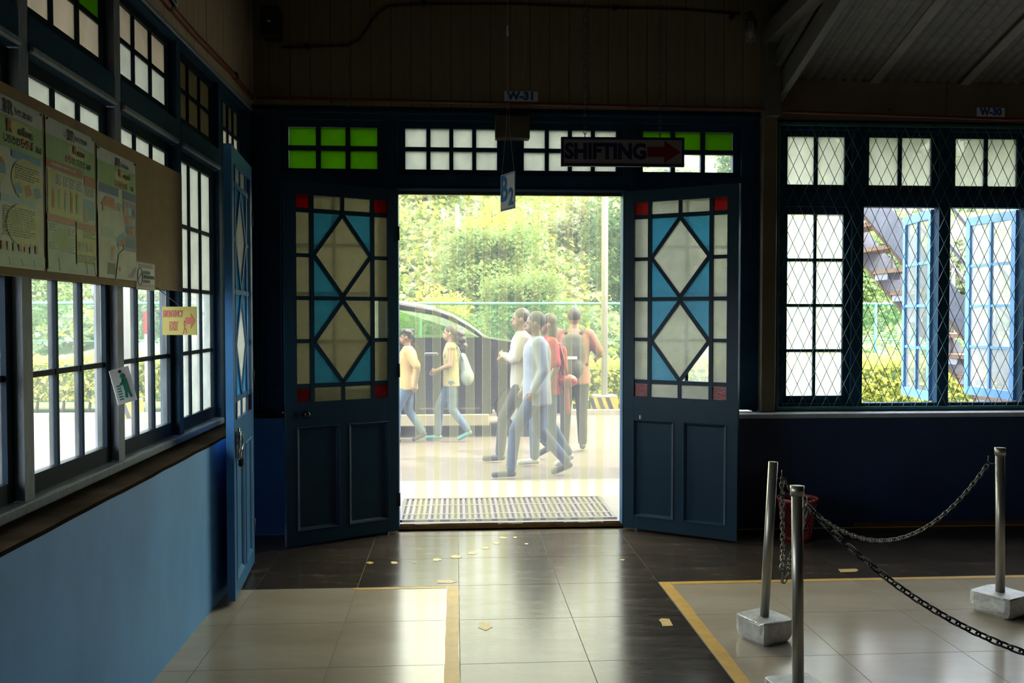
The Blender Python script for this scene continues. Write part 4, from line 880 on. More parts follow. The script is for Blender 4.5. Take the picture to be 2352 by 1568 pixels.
P.done(); text('title', '3R', .05, 'ink_p_ink', t, (W*.5, -.0062, H*.935), bold=.001); text('heading', 'R', .039, 'ink_p_red', t, (W*.55, -.0062, H*.855), bold=.002); text('heading', 'ecycle', .030, 'ink_p_ink', t, (W*.74, -.0062, H*.85), bold=.001)
# no smoking notice
u0, u1 = ubar(312, 630), ubar(354, 640); zn1, zn0 = onX(333, 603, BX).z, onX(333, 666, BX).z
t = thing('notice', 'small white NO SMOKING notice at the lower corner of the notice board', 'notice', (BX + .001, u0, zn0), LEFT_ROT); W, H = u1 - u0, zn1 - zn0
MB().box(0, W, -.002, 0, 0, H).build('card', 'white_print', t)
P = Print(t, W, H); P.rect('p_ink', .03, .97, .02, .035); P.rect('p_ink', .03, .97, .955, .97); P.lines('p_red', .1, .9, .08, .22, 2, .6); P.lines('p_red', .05, .95, .80, .92, 4, .5); P.word('p_ink', ['na', 'pa', 'ta', 'va', 'ka', 'na'], .34, .42, .11, .0026); P.word('p_ink', ['pa', 'va', 'ka', 'ra', 'ta', 'na'], .34, .74, .11, .0026); P.done()
x = text('lettering', 'NO SMOKING', .022, 'ink_p_ink', t, (W*.66, -.0036, H*.47), bold=.0006); x.scale.x = W*.60/max(.001, x.dimensions.x)
m = MB(); m.tube([(W*.17 + W*.13*math.cos(2*PI*k/20), -.0032, H*.48 + W*.16*math.sin(2*PI*k/20)) for k in range(21)], .0016, 4, cap=False); m.beam((W*.09, -.0032, H*.38), (W*.25, -.0032, H*.58), .002, .002); m.build('prohibition_ring', 'ink_p_ink', t)

# ---- emergency exit sign hung off the board
ea, eb = onY(373, 737, 4.47), onY(452, 737, 4.43); zt, zb = onY(412, 704, 4.45).z, onY(412, 769, 4.45).z
es = thing('exit_sign', 'yellow EMERGENCY EXIT sign with a red arrow hung below the notice board', 'sign', ((ea.x + eb.x)/2, 4.45, zb), math.atan2(eb.y - ea.y, eb.x - ea.x)); W, H = (eb - ea).xy.length, zt - zb
MB().box(-W/2, W/2, -.002, .002, 0, H).build('plate', 'sign_yellow', es)
x = text('lettering', 'EMERGENCY', .046, 'sign_letter_red', es, (-W*.19, -.003, H*.74), bold=.0014); x.scale.x = W*.58/max(.001, x.dimensions.x)
x = text('lettering', 'EXIT', .062, 'sign_letter_red', es, (-W*.17, -.003, H*.30), bold=.0016); x.scale.x = W*.25/max(.001, x.dimensions.x)
MB().prism([(W*.17, H*.39), (W*.33, H*.39), (W*.33, H*.22), (W*.46, H*.51), (W*.33, H*.78), (W*.33, H*.62), (W*.17, H*.62)], -.003, -.0021, 'y').build('arrow', 'sign_letter_red', es)
m = MB()
for p, q in (((.13, .42), (.145, .27)), ((.145, .27), (.12, .10)), ((.145, .27), (.19, .20)), ((.19, .20), (.20, .06)), ((.135, .40), (.19, .33)), ((.10, .05), (.125, .10))): m.beam((W*p[0], -.0026, H*p[1]), (W*q[0], -.0026, H*q[1]), .004, .0012, up=(0, 1, 0))
m.ell((W*.135, -.0026, H*.47), (.005, .0008, .006), 8, 5); m.build('running_figure', 'sign_letter_red', es)
hkp = es.rotation_euler.to_matrix().inverted() @ (Vector((BX - .004, 4.45, 1.745)) - Vector(es.location)); MB().tube([(.0, .0, H - .006), (.0, .0, H + .008), hkp], .0022, 5).build('wire_hook', 'black', es)
# ---- white exit tag on the window post
tc_ = onX(275, 885, XW + .03); et = thing('exit_tag', 'white tag with a green running figure hung on the side window post', 'tag', (XW + .045, tc_.y, tc_.z), math.radians(38)); et.rotation_euler = (0, math.radians(-14), math.radians(38))
MB().box(-.042, .042, -.0015, .0015, -.078, .078).build('card', 'white_print', et)
m = MB(); m.ell((.006, -.002, .042), (.012, .0008, .013), 8, 5); m.beam((.008, -.002, .03), (.01, -.002, -.02), .022, .0012, up=(0, 1, 0)); m.beam((.006, -.002, -.02), (.0, -.002, -.055), .011, .0012, up=(0, 1, 0)); m.beam((.014, -.002, -.02), (.022, -.002, -.058), .011, .0012, up=(0, 1, 0)); m.beam((.01, -.002, .026), (-.012, -.002, .005), .009, .0012, up=(0, 1, 0)); m.build('running_figure', 'exit_green', et)
m = MB()
for k in range(6): m.box(-.03, -.012, -.0022, -.0015, -.06 + .012*k, -.054 + .012*k)
m.build('exit_bars', 'exit_green', et); MB().ell((0, -.002, .064), (.007, .002, .007), 8, 5).build('nail', 'black', et)

# ================================================================== OUTDOORS
GZ = -.02
struct('ground', MB().box(-60, 60, 14.6, 30, -.4, GZ + .01), 'grass_ground', 'grassy ground beyond the road', 'ground')
struct('road', MB().box(-60, 60, 8.75, 14.6, -.4, GZ), 'asphalt', 'sunlit dusty road outside the station', 'road')
struct('pavement', MB().box(-60, 60, 6.821, 8.75, -.4, GZ + .004), 'concrete', 'pale concrete apron in front of the double door', 'pavement')
struct('ground_side', MB().box(-60, -1.62, -30, 6.821, -.4, GZ + .002), 'concrete', 'pale sunlit yard outside the side windows', 'ground')
struct('kerb', MB().box(-60, 60, 14.45, 14.6, -.4, .06), 'kerb_stone', 'low stone kerb along the far side of the road', 'kerb')
def hz(x, y):
    return 26*(1 - math.exp(-max(0, y - 24)/52)) * .94 + 1.3*math.sin(x*.11 + y*.07) + .9*math.sin(x*.23 - y*.16 + 1) - 1.0
m = MB(); nx, ny = 90, 60
for i in range(nx + 1):
    for j in range(ny + 1): x = -110 + 220*i/nx; y = 22 + 130*(j/ny)**1.3; m.v.append((x, y, hz(x, y) + random.uniform(-.25, .25)*(j > 1)))
for i in range(nx):
    for j in range(ny): k = i*(ny+1) + j; m.f.append([k, k+ny+1, k+ny+2, k+1]); m.sm.append(True)
hill_o = struct('hillside', m, 'hill_green', 'steep green hillside rising behind the road', 'hill')
# leaf masses
def leaves(n, blobs, size, rnd, flat=.0):
    m = MB()
    for _ in range(n):
        c, r = blobs[rnd.randrange(len(blobs))]
        while True:
            p = Vector((rnd.uniform(-1, 1), rnd.uniform(-1, 1), rnd.uniform(-1, 1)))
            if .35 < p.length < 1: break
        p = Vector((c[0] + p.x*r[0], c[1] + p.y*r[1], c[2] + p.z*r[2])); s = size*rnd.uniform(.6, 1.3)
        R_ = Euler((rnd.uniform(-1, 1), rnd.uniform(-1, 1), rnd.uniform(0, 6.28))).to_matrix()
        vs = [p + R_ @ Vector(v)*s for v in ((-.5, 0, 0), (0, -.32, .06), (.5, 0, 0), (0, .32, .06))]; m.add(vs, [[0, 1, 2, 3]])
    return m
def box_leaves(n, x0, x1, y0, y1, z0, z1, size, rnd):
    m = MB()
    for _ in range(n):
        x, y, z = rnd.uniform(x0, x1), rnd.uniform(y0, y1), rnd.uniform(z0, z1)
        f = rnd.random()
        if f < .55: y = y0 + abs(rnd.gauss(0, .08))
        elif f < .85: z = z1 - abs(rnd.gauss(0, .06)) + .05*math.sin(x*3) + rnd.gauss(0, .03)
        s = size*rnd.uniform(.6, 1.3); R_ = Euler((rnd.uniform(-1.2, 1.2), rnd.uniform(-1.2, 1.2), rnd.uniform(0, 6.28))).to_matrix()
        m.add([Vector((x, y, z)) + R_ @ Vector(v)*s for v in ((-.5, 0, 0), (0, -.34, .06), (.5, 0, 0), (0, .34, .06))], [[0, 1, 2, 3]])
    return m
rnd = random.Random(3)
def tree_meshes(kind, h, w, n, size, mat):
    bl = [((rnd.uniform(-w, w)*.5, rnd.uniform(-w, w)*.5, h*rnd.uniform(.42, .88)), (w*rnd.uniform(.3, .5), w*rnd.uniform(.3, .5), h*rnd.uniform(.10, .18))) for _ in range(13)]
    f = leaves(n, bl, size, rnd).mesh('foliage'); f.materials.append(MATS[mat])
    t = MB(); t.tube([(0, 0, -.6), (.05*w, 0, h*.3), (-.04*w, .03*w, h*.6), (0, 0, h*.85)], [.035*h, .028*h, .018*h, .006*h], 7)
    for k in range(5): b = bl[k][0]; t.tube([(0, 0, h*(.3 + .07*k)), ((b[0])*.6, b[1]*.6, b[2]*.92), b], [.016*h, .01*h, .004*h], 5)
    tr = t.mesh('trunk'); tr.materials.append(MATS['bark']); return f, tr
kinds = [tree_meshes(0, 6, 2.6, 6500, .21, 'leaf_mid'), tree_meshes(1, 7, 2.9, 6500, .22, 'leaf_dark'), tree_meshes(2, 5, 2.6, 6000, .21, 'leaf_pale'), tree_meshes(3, 5.5, 2.4, 6000, .20, 'leaf_lime')]
def tree(label, x, y, z, k, s, rz, group=None):
    t = thing('tree', label, 'tree', (x, y, z), rz, group); t.scale = (s, s, s)
    link('foliage', kinds[k][0], None, t); link('trunk', kinds[k][1], None, t)
tree('broad dark green tree right behind the white lamp pole', 4.6, 22.0, -.2, 1, .72, .4)
tree('bushy green tree beside the dark tree behind the teal fence', 1.5, 20.5, -.2, 0, .5, 1.0)
tree('lime green tree standing over the walking men behind the fence', -.3, 23, -.2, 3, .5, 2.0)
tree('tall leafy tree seen through the clear side window', -9.6, 20.5, -.2, 0, .7, 2.6)
tree('pale green tree seen through the side window by the exit tag', -5.9, 19.5, -.2, 2, .55, .7)
tree('mid green tree seen above the outside stair', 9.2, 20, -.2, 0, .7, 1.4)
tree('pale tree seen between the bright blue casements', 12.5, 22, -.2, 2, .8, .2)
placed = []; tries = 0
while len(placed) < 120 and tries < 4000:
    tries += 1
    y = 26.5 + 75*(rnd.random()**1.3); x = rnd.uniform(-.62, .75)*y; sc_ = rnd.uniform(.42, .95)
    if any((x - a)**2 + (y - b)**2 < (3.0*(sc_ + c))**2*.55 for a, b, c in placed): continue
    placed.append((x, y, sc_)); k = rnd.choice((0, 0, 2, 2, 3, 3, 1))
    tree(('mid green leafy', 'dark green leafy', 'pale green leafy', 'lime green leafy')[k] + ' tree scattered over the far hillside', x, y, hz(x, y) - 1.4*sc_, k, sc_, rnd.uniform(0, 6), ('mid green', 'dark green', 'pale green', 'lime green')[k] + ' trees scattered over the far hillside')
# undergrowth on the slope: leaf clumps
for nm, mat, cnt in (('undergrowth_pale', 'leaf_pale', 1900), ('undergrowth_green', 'leaf_mid', 1500), ('undergrowth_lime', 'leaf_lime', 900)):
    um = MB()
    for _ in range(cnt):
        y = 24.5 + 70*(rnd.random()**1.7); c = rnd.choice(((-.10, .24), (-.10, .24), (.42, .80), (-.62, -.26))); x = rnd.uniform(*c)*y; z0 = hz(x, y); r = rnd.uniform(.35, 1.0)
        for _k in range(26):
            p = Vector((x + rnd.gauss(0, r*.5), y + rnd.gauss(0, r*.4), z0 + abs(rnd.gauss(0, r*.55)))); s_ = rnd.uniform(.13, .30)*(.6 + y/70)
            R_ = Euler((rnd.uniform(-1, 1), rnd.uniform(-1, 1), rnd.uniform(0, 6.28))).to_matrix(); um.add([p + R_ @ Vector(v)*s_ for v in ((-.5, 0, 0), (0, -.4, .08), (.5, 0, 0), (0, .4, .08))], [[0, 1, 2, 3]])
    tag(um.build(nm, mat, hill_o), kind='stuff')
# hedges
def hedge(label, x0, x1, y0, y1, h, n, mat='leaf_lime', stems=0):
    t = thing('hedge', label, 'hedge', (x0, y0, GZ), 0, 'clipped hedges along the road')
    W_, D_ = x1 - x0, y1 - y0
    box_leaves(n, 0, W_, 0, D_, .06 if not stems else .22, h, .10, rnd).build('foliage', mat, t)
    MB().box(.03, W_ - .03, .12, D_ - .05, .2 if stems else 0, h - .14).build('inner_growth', 'leaf_mid', t)
    for k in range(stems):
        x = W_*(k + .5)/stems; MB().tube([(x, .15, 0), (x + .05, .12, .3), (x - .04, .1, .6)], [.03, .02, .012], 5).build('stem', 'bark', t)
hedge('clipped lime hedge behind the parked van', -3.4, 1.9, 15.3, 16.2, .82, 5200)
hedge('clipped lime hedge between the lamp pole and the outside stair', 1.95, 7.0, 15.3, 16.2, .82, 4200)
hedge('clipped lime hedge seen under the outside stair', 7.05, 13.5, 15.3, 16.2, .84, 6000)
hedge('leggy green hedge seen through the side windows', -10.5, -4.6, 15.0, 16.0, .95, 5200, 'leaf_lime', 14)
# fence
fn = thing('fence', 'teal chain-link fence behind the hedges', 'fence', (-16, 17.2, GZ))
FZ = 1.606 + (725 - 697)/2045*17.2 - GZ
MB().tube([(0, 0, FZ), (36, 0, FZ)], .028, 8).build('top_rail', 'fence_teal', fn)
MB().tube([(0, 0, .25), (36, 0, .25)], .02, 8).build('bottom_rail', 'fence_teal', fn)
MB().tube([(0, 0, 1.15), (36, 0, 1.15)], .012, 8).build('middle_wire', 'fence_teal', fn)
for k in range(13): MB().tube([(3*k + .33, 0, 0), (3*k + .33, 0, FZ)], .03, 8).build('post', 'fence_teal', fn)
for k in range(12): MB().box(3*k + .36, 3*k + 3.30, -.003, .003, .25, FZ).build('mesh_panel', 'chain_link', fn)
# lamp poles with striped blocks
def lamp_pole(label, px, ybase, r, depth=None):
    g = onZ(px, ybase, GZ); t = thing('lamp_pole', label, 'lamp pole', (g.x, g.y, GZ), 0, 'white lamp poles on striped blocks')
    MB().tube([(0, 0, .2), (0, 0, 6.5)], r, 14).build('pole', 'pole_white', t)
    MB().tube([(0, 0, 6.4), (0, -.3, 6.75), (0, -1.1, 6.85)], .035, 8).build('arm', 'pole_white', t)
    MB().box(-.12, .12, -1.5, -1.0, 6.78, 6.9, ch=.03).build('lamp_head', 'pole_grey', t)
    h, w = .27, .21
    b = MB().prism([(-w, 0), (w, 0), (w*.9, h), (-w*.9, h)], -w, w, 'y').build('block', 'block_yellow', t)
    for k in (-1, 0, 1): MB().prism([(-.16 + .14*k, h - .005), (-.09 + .14*k, h - .005), (.01 + .14*k, .005), (-.06 + .14*k, .005)], -w - .004, -w + .001, 'y').build('stripe', 'block_black', b)
    MB().box(-w*.92, w*.92, -w, w, h, h + .02, ch=.006).build('block_cap', 'block_top', t)
lamp_pole('white lamp pole on a striped block beside the hedge, seen through the curtain', 1388, 946, .055)
lamp_pole('white lamp pole on a striped block seen through the side window', 291, 958, .09)
for px, d, top, lab in ((1050, 30, 470, 'thin grey pole rising behind the fence, above the van bonnet'), (1010, 33, 480, 'thin leaning pole rising behind the fence, above the girl')):
    p = onY(px, 720, d); q = onY(px + (0 if px > 1020 else 8), top, d)
    tag(MB().tube([(0, 0, -p.z), (0, 0, 0), (q.x - p.x, 0, q.z - p.z)], .07, 8).build('utility_pole', 'pole_grey', None, (p.x, d, p.z)), lab, 'pole')
p = onZ(1010, 970, GZ)
# little red sign on a post at the side
p = onY(341, 740, 15.0); t = thing('roadside_sign', 'small red sign on a wooden post seen through the side window', 'sign', (p.x, 14.9, GZ))
MB().box(-.05, .12, -.01, .01, p.z - GZ - .18, p.z - GZ + .18).build('board', 'lamp_red', t); MB().box(-.04, .03, .012, .06, 0, p.z - GZ + .1).build('post', 'pole_white', t)

# grate in the apron
gt = thing('floor_grate', 'iron drain grate set in the concrete before the door', 'grate', (.415, 7.42, GZ + .005))
GW, GD = 1.74, .84
MB().box(-GW/2, GW/2, -GD/2, GD/2, -.002, .002).build('pit', 'grate_pit', gt)
m = MB(); m.box(-GW/2, GW/2, -GD/2, -GD/2 + .03, 0, .016); m.box(-GW/2, GW/2, GD/2 - .03, GD/2, 0, .016); m.box(-GW/2, -GW/2 + .03, -GD/2, GD/2, 0, .0155); m.box(GW/2 - .03, GW/2, -GD/2, GD/2, 0, .0155); m.build('rim', 'grate_iron', gt)
gm = MB().box(-.012, .012, -GD/2 + .03, GD/2 - .03, .002, .014).mesh('grate_bar'); gm.materials.append(MATS['grate_bar'])
for k in range(36): link('grate_bar', gm, None, gt, (-GW/2 + .06 + .0463*k, 0, 0))
for y in (-.22, .12): MB().box(-GW/2 + .03, GW/2 - .03, y - .008, y + .008, .013, .0165).build('cross_bar', 'kerb_stone', gt)

# ---------------------------------------------------------------- van
cx_ = -1.07; cy_ = 12.78; van = thing('van', 'dark van with a cream lower sill parked across the road', 'van', (cx_, cy_, GZ)); HW = .86
def arch(cx, r, z0, n=10): return [(cx + r*math.cos(PI*k/n), z0 + r*math.sin(PI*k/n)) for k in range(n + 1)]
ring = [(-2.58, .31), (-2.62, .6), (-2.60, 1.2), (-2.56, 1.335), (-1.0, 1.345), (.4, 1.335), (1.45, 1.335), (1.62, 1.305), (2.1, 1.23), (2.42, 1.12), (2.56, .9), (2.58, .6), (2.52, .31)] + arch(1.98, .42, .31) + arch(-1.75, .42, .31)
def body(y0, y1, inset): return ring
m = MB(); n = len(ring); st = [(-HW + .05, .985), (-HW, 1.0), (HW, 1.0), (HW - .05, .985)]
st = [-HW + .04, -HW, HW, HW - .04]
MB().prism(ring[::-1], -HW, HW, 'y').build('body', 'car_paint', van)
def prof(x):
    P = [(-2.5, 1.70), (-2.3, 1.80), (-1.5, 1.86), (-.3, 1.86), (.29, 1.83), (.47, 1.80), (.8, 1.74), (1.03, 1.66), (1.27, 1.52), (1.45, 1.385), (1.57, 1.31)]
    for (a, b), (c, d) in zip(P, P[1:]):
        if a <= x <= c: return b + (d - b)*(x - a)/(c - a)
    return P[-1][1]
xs_ = [-2.5, -2.3, -1.9, -1.5, -.9, -.3, .0, .29, .47, .65, .8]
def strip(xs, name, mat, th=.02):
    m = MB(); lat = [(-1, -.10), (-.9, -.02), (-.5, .012), (0, .02), (.5, .012), (.9, -.02), (1, -.10)]
    for x in xs:
        for a, dz in lat: m.v.append((x, a*.74, prof(x) + dz))
    w = len(lat)
    for i in range(len(xs) - 1):
        for j in range(w - 1): k = i*w + j; m.f.append([k, k + w, k + w + 1, k + 1]); m.sm.append(True)
    m.build(name, mat, van)
strip(xs_, 'roof_panel', 'car_paint'); strip([.8, .92, 1.03, 1.15, 1.27, 1.36, 1.45, 1.57], 'windscreen', 'car_glass')
for sd_ in (-1, 1):
    rail = [(x, sd_*(.74 + .02), prof(x) - .06) for x in (-2.5, -1.5, -.3, .3, .6, .8, 1.03, 1.27, 1.5)]
    MB().tube(rail, [.05, .05, .05, .055, .05, .045, .04, .035, .03], 8).build('roof_rail', 'car_paint', van)
    pil = [-2.5, -1.3, .06]
    for x in pil: MB().beam((x, sd_*.85, 1.33), (x + .04, sd_*.76, prof(x) - .05), .10, .05, up=(1, 0, 0)).build('pillar', 'car_paint', van)
    for a, b in ((-2.42, -1.38), (-1.22, -.02), (.14, 1.02)):
        top = [(x, sd_*.765, prof(min(max(x, -2.5), 1.57)) - .09) for x in [a + (b - a)*k/5 for k in range(6)]]
        vs = [(a, sd_*.852, 1.335), (b + (.38 if b > .9 else 0), sd_*.852, 1.335)] + [t_ if not (b > .9 and k == 0) else t_ for k, t_ in enumerate(top[::-1])]
        MB().add(vs, [list(range(len(vs)))]).build('side_window', 'car_glass', van)
    MB().box(-2.2, -1.2 + 2.6, min(sd_*HW, sd_*(HW + .012)), max(sd_*HW, sd_*(HW + .012)), .375, .40).build('chrome_strip', 'chrome', van)
    MB().box(-1.30, 1.52, min(sd_*(HW - .03), sd_*(HW + .02)), max(sd_*(HW - .03), sd_*(HW + .02)), .15, .31, ch=.012).build('sill_cladding', 'car_cladding', van)
    MB().box(-2.6, -2.2, min(sd_*(HW - .03), sd_*(HW + .015)), max(sd_*(HW - .03), sd_*(HW + .015)), .18, .32, ch=.012).build('sill_cladding', 'car_cladding', van)
    mi = MB().ell((1.02, sd_*(HW + .10), 1.40), (.05, .10, .075)).build('door_mirror', 'chrome', van)
    for x in (-.55, .75): MB().box(x - .09, x + .09, min(sd_*HW, sd_*(HW + .03)), max(sd_*HW, sd_*(HW + .03)), 1.10, 1.135, ch=.008).build('door_handle', 'chrome', van)
    MB().box(-2.64, -2.54, sd_*.66 - .12, sd_*.66 + .12, .62, 1.0, ch=.01).build('tail_lamp', 'lamp_red', van)
    MB().box(2.47, 2.60, sd_*.6 - .16, sd_*.6 + .16, .78, .94, ch=.02).build('head_lamp', 'chrome', van)
    for x in (-1.75, 1.98):
        w_ = MB().tube([(x, sd_*(HW - .20), .36), (x, sd_*(HW + .005), .36)], .36, 24).build('wheel', 'rubber', van)
        MB().tube([(x, sd_*(HW - .01), .36), (x, sd_*(HW + .012), .36)], .21, 18).build('wheel_disc', 'pole_grey', w_)
MB().box(-2.66, -2.5, -.82, .82, .32, .52, ch=.03).build('rear_bumper', 'car_cladding', van); MB().box(2.46, 2.66, -.82, .82, .30, .52, ch=.04).build('front_bumper', 'car_cladding', van)
for x in (.2, -1.0):
    for y in (-.4, .4): MB().box(x - .12, x + .06, y - .22, y + .22, .9, 1.42, ch=.05).build('seat_back', 'seat_grey', van)

# ---------------------------------------------------------------- outside stair
SY0, SY1 = 8.25, 9.0; sl = 1.165
stair = thing('outside_stair', 'steep steel stair with wooden treads outside the open windows', 'stair', (4.0, SY0, GZ))
def sz(x): return 2.60 - sl*(x - 4.0) - GZ     # world x -> z of the stringer middle
x0, x1 = 2.2, 6.15
for y in (0, SY1 - SY0):
    P0, P1 = Vector((x0 - 4, y, sz(x0))), Vector((x1 - 4, y, sz(x1)))
    MB().beam(P0, P1, .012, .24).build('stringer', 'stair_steel', stair)
    up = Vector((sl, 0, 1)).normalized()
    for s_ in (-1, 1): MB().beam(P0 + up*.114*s_ + Vector((0, .03, 0)), P1 + up*.114*s_ + Vector((0, .03, 0)), .07, .012).build('flange', 'stair_wood' if s_ < 0 else 'stair_steel', stair)
    for h in (.42, .80): MB().tube([P0 + Vector((0, 0, h + .1)), P1 + Vector((0, 0, h + .1))], .02, 8).build('handrail', 'rail_white', stair)
    for k in range(6):
        x = x0 + .35 + .66*k - 4; z = sz(x + 4); MB().tube([(x, y, z), (x, y, z + .9)], .018, 6).build('baluster', 'rail_white', stair)
k = 0; z = .14
while z < sz(x0):
    x = 4.0 + (2.60 - GZ - z)/sl - 4.0
    MB().box(x - .15, x + .12, .01, SY1 - SY0 - .01, z - .02, z + .02).build('tread', 'stair_wood', stair)
    if 0 < k < 10: MB().box(x - .13, x + .0, .46, SY1 - SY0 - .02, z - .085, z - .02).build('tread_bracket', 'stair_steel', stair)
    z += .215; k += 1

# ================================================================== PEOPLE
def cap(mb, p, q, r0, r1, n=12):
    p, q = Vector(p), Vector(q); d = q - p; L = d.length or 1e-4; d = d / L; ref = Vector((0, 0, 1)) if abs(d.z) < .9 else Vector((1, 0, 0)); a = d.cross(ref).normalized(); b = d.cross(a)
    prof = [(-math.cos(t)*r0, math.sin(t)*r0) for t in (0.12, .5, 1.0, PI/2)] + [(L + math.sin(t)*r1, math.cos(t)*r1) for t in (0, .55, 1.05, 1.45)]
    vs = [p + d*s + (a*math.cos(2*PI*j/n) + b*math.sin(2*PI*j/n))*r for s, r in prof for j in range(n)]; k = len(prof)
    fs = [[i*n+j, i*n+(j+1) % n, (i+1)*n+(j+1) % n, (i+1)*n+j] for i in range(k-1) for j in range(n)] + [list(range(n-1, -1, -1)), [(k-1)*n + j for j in range(n)]]
    mb.add(vs, fs, True)
def loft(mb, rings, n=20):
    vs = [(c[0] + rx*math.cos(2*PI*j/n), c[1] + ry*math.sin(2*PI*j/n), c[2]) for c, rx, ry in rings for j in range(n)]; k = len(rings)
    mb.add(vs, [[i*n+j, i*n+(j+1) % n, (i+1)*n+(j+1) % n, (i+1)*n+j] for i in range(k-1) for j in range(n)] + [list(range(n-1, -1, -1)), [(k-1)*n + j for j in range(n)]], True)
def fuse(mb, voxel, name, mat, parent, smooth=4):
    me = mb.mesh(name); bm = bmesh.new(); bm.from_mesh(me); bmesh.ops.remove_doubles(bm, verts=bm.verts, dist=1e-6); bmesh.ops.recalc_face_normals(bm, faces=bm.faces); bm.to_mesh(me); bm.free()
    o = bpy.data.objects.new(name, me); COL.objects.link(o); r = o.modifiers.new('r', 'REMESH'); r.mode = 'VOXEL'; r.voxel_size = voxel; r.use_smooth_shade = True
    s = o.modifiers.new('s', 'SMOOTH'); s.iterations = smooth; s.factor = .5
    bpy.context.view_layer.update(); m2 = bpy.data.meshes.new_from_object(o.evaluated_get(bpy.context.evaluated_depsgraph_get())); bpy.data.objects.remove(o); m2.materials.clear()
    m2.polygons.foreach_set('use_smooth', [True]*len(m2.polygons)); return link(name, m2, mat, parent)
def person(label, loc, rz, H, P, skin, shirt, trouser, shoe, hair, sleeve='short', bulk=1.0, hair_style='short', extra=None, skirt=False, group=None, hem=.82, loose=1.0):
    t = thing('person', label, 'person', (loc[0], loc[1], GZ), rz, group); k = H/1.72; t.scale = (k, k, k)
    J = dict(pel=(0, 0, .93), wai=(0, 0, 1.08), che=(.0, 0, 1.28), nec=(.005, 0, 1.47), hea=(.025, 0, 1.605), shL=(-.005, .175, 1.405), shR=(-.005, -.175, 1.405), hiL=(0, .085, .90), hiR=(0, -.085, .90)); J.update(P)
    J = {a: Vector(b) for a, b in J.items()}
    b = MB(); B = bulk
    b.ell(J['pel'], (.105*B, .15*B, .13)); b.ell(J['wai'], (.10*B, .13*B, .16)); b.ell(J['che'], (.115*B, .158*B, .19)); cap(b, J['shL'], J['shR'], .06, .06); cap(b, J['nec'] - Vector((0, 0, .06)), J['nec'] + Vector((.01, 0, .07)), .056, .052)
    hc = J['hea']; b.ell(hc + Vector((-.01, 0, .015)), (.095, .075, .105)); b.ell(hc + Vector((.035, 0, -.05)), (.058, .055, .068)); cap(b, hc + Vector((.078, 0, .012)), hc + Vector((.104, 0, -.022)), .010, .014)
    b.ell(hc + Vector((.084, 0, -.062)), (.018, .026, .012))
    for s_ in (-1, 1): b.ell(hc + Vector((-.008, .076*s_, -.004)), (.018, .012, .03))
    for s_, n_ in ((1, 'L'), (-1, 'R')):
        cap(b, J['sh' + n_], J['el' + n_], .049*B, .039); cap(b, J['el' + n_], J['wr' + n_], .040, .028)
        d = (J['wr' + n_] - J['el' + n_]).normalized(); pc = J['wr' + n_] + d*.05; side = d.cross(Vector((0, s_, 0))); side = side.normalized() if side.length > .1 else Vector((1, 0, 0)); nrm = d.cross(side).normalized()
        cap(b, J['wr' + n_], pc, .026, .030)
        for q, L_ in ((-1.5, .062), (-.5, .078), (.5, .082), (1.5, .066)): f0 = pc + side*q*.019; f1 = f0 + d*L_*.55 + nrm*.004*s_; f2 = f1 + d*L_*.35 + nrm*.022*s_; cap(b, f0, f1, .0098, .009, 8); cap(b, f1, f2, .009, .008, 8)
        th = pc - d*.03 + side*.028; cap(b, th, th + side*.025 + d*.035, .011, .009, 8)
        cap(b, J['hi' + n_], J['kn' + n_], .082*B, .056); cap(b, J['kn' + n_], J['an' + n_], .056, .037)
    fuse(b, .0105, 'body', skin, t, 3)
    m = MB()
    for s_ in (-1, 1): m.ell(hc + Vector((.082, .028*s_, .012)), (.008, .011, .006), 8, 6)
    m.build('eyes', 'eye_dark', t); MB().ell(hc + Vector((.099, 0, -.062)), (.006, .022, .006), 8, 6).build('mouth', 'lip', t)
    # shirt
    c = MB(); e = .016
    q_ = B*loose; px_ = lambda z: J['wai'].x + (J['che'].x - J['wai'].x)*(z - 1.08)/.2
    loft(c, [((px_(hem) - .004, 0, hem), .138*q_, .178*q_), ((px_(.92), 0, .92), .134*q_, .174*q_), ((px_(1.06), 0, 1.06), .126*q_, .160*q_), ((px_(1.18), 0, 1.18), .128*q_, .164*q_), ((px_(1.30), 0, 1.30), .134*q_, .178*q_), ((px_(1.39), 0, 1.39), .112*q_, .176*q_), ((px_(1.44), 0, 1.44), .085, .12), ((J['nec'].x, 0, 1.475), .064, .068)])
    cap(c, J['shL'], J['shR'], .064, .064)
    for n_ in 'LR':
        if sleeve == 'none': continue
        cap(c, J['sh' + n_], J['sh' + n_].lerp(J['el' + n_], .82 if sleeve == 'short' else 1), .066*B, .066 if sleeve == 'short' else .058)
        if sleeve == 'long': cap(c, J['el' + n_], J['el' + n_].lerp(J['wr' + n_], .93), .058, .045)
    fuse(c, .014, 'shirt', shirt, t)
    c = MB()
    c.ell(J['pel'] - Vector((0, 0, .02)), (.105*B + .014, .15*B + .012, .13))
    for n_ in 'LR':
        cap(c, J['hi' + n_], J['kn' + n_], .09*B, .068); cap(c, J['kn' + n_], J['kn' + n_].lerp(J['an' + n_], .94), .068, .055)
    if skirt: cap(c, J['pel'], J['pel'] - Vector((0, 0, .45)), .16, .22)
    fuse(c, .014, 'trousers', trouser, t)
    for n_ in 'LR':
        c = MB(); a = J['an' + n_]; td = J['to' + n_]; he_ = a + (a - td).normalized()*.03; he_.z = min(he_.z, a.z - .03); cap(c, he_, a + Vector((0, 0, -.01)), .036, .036); cap(c, he_, td, .036, .034); fuse(c, .012, 'shoe', shoe, t, 2)
    # hair
    c = MB(); c.ell(hc + Vector((-.022, 0, .035)), (.098, .084, .098))
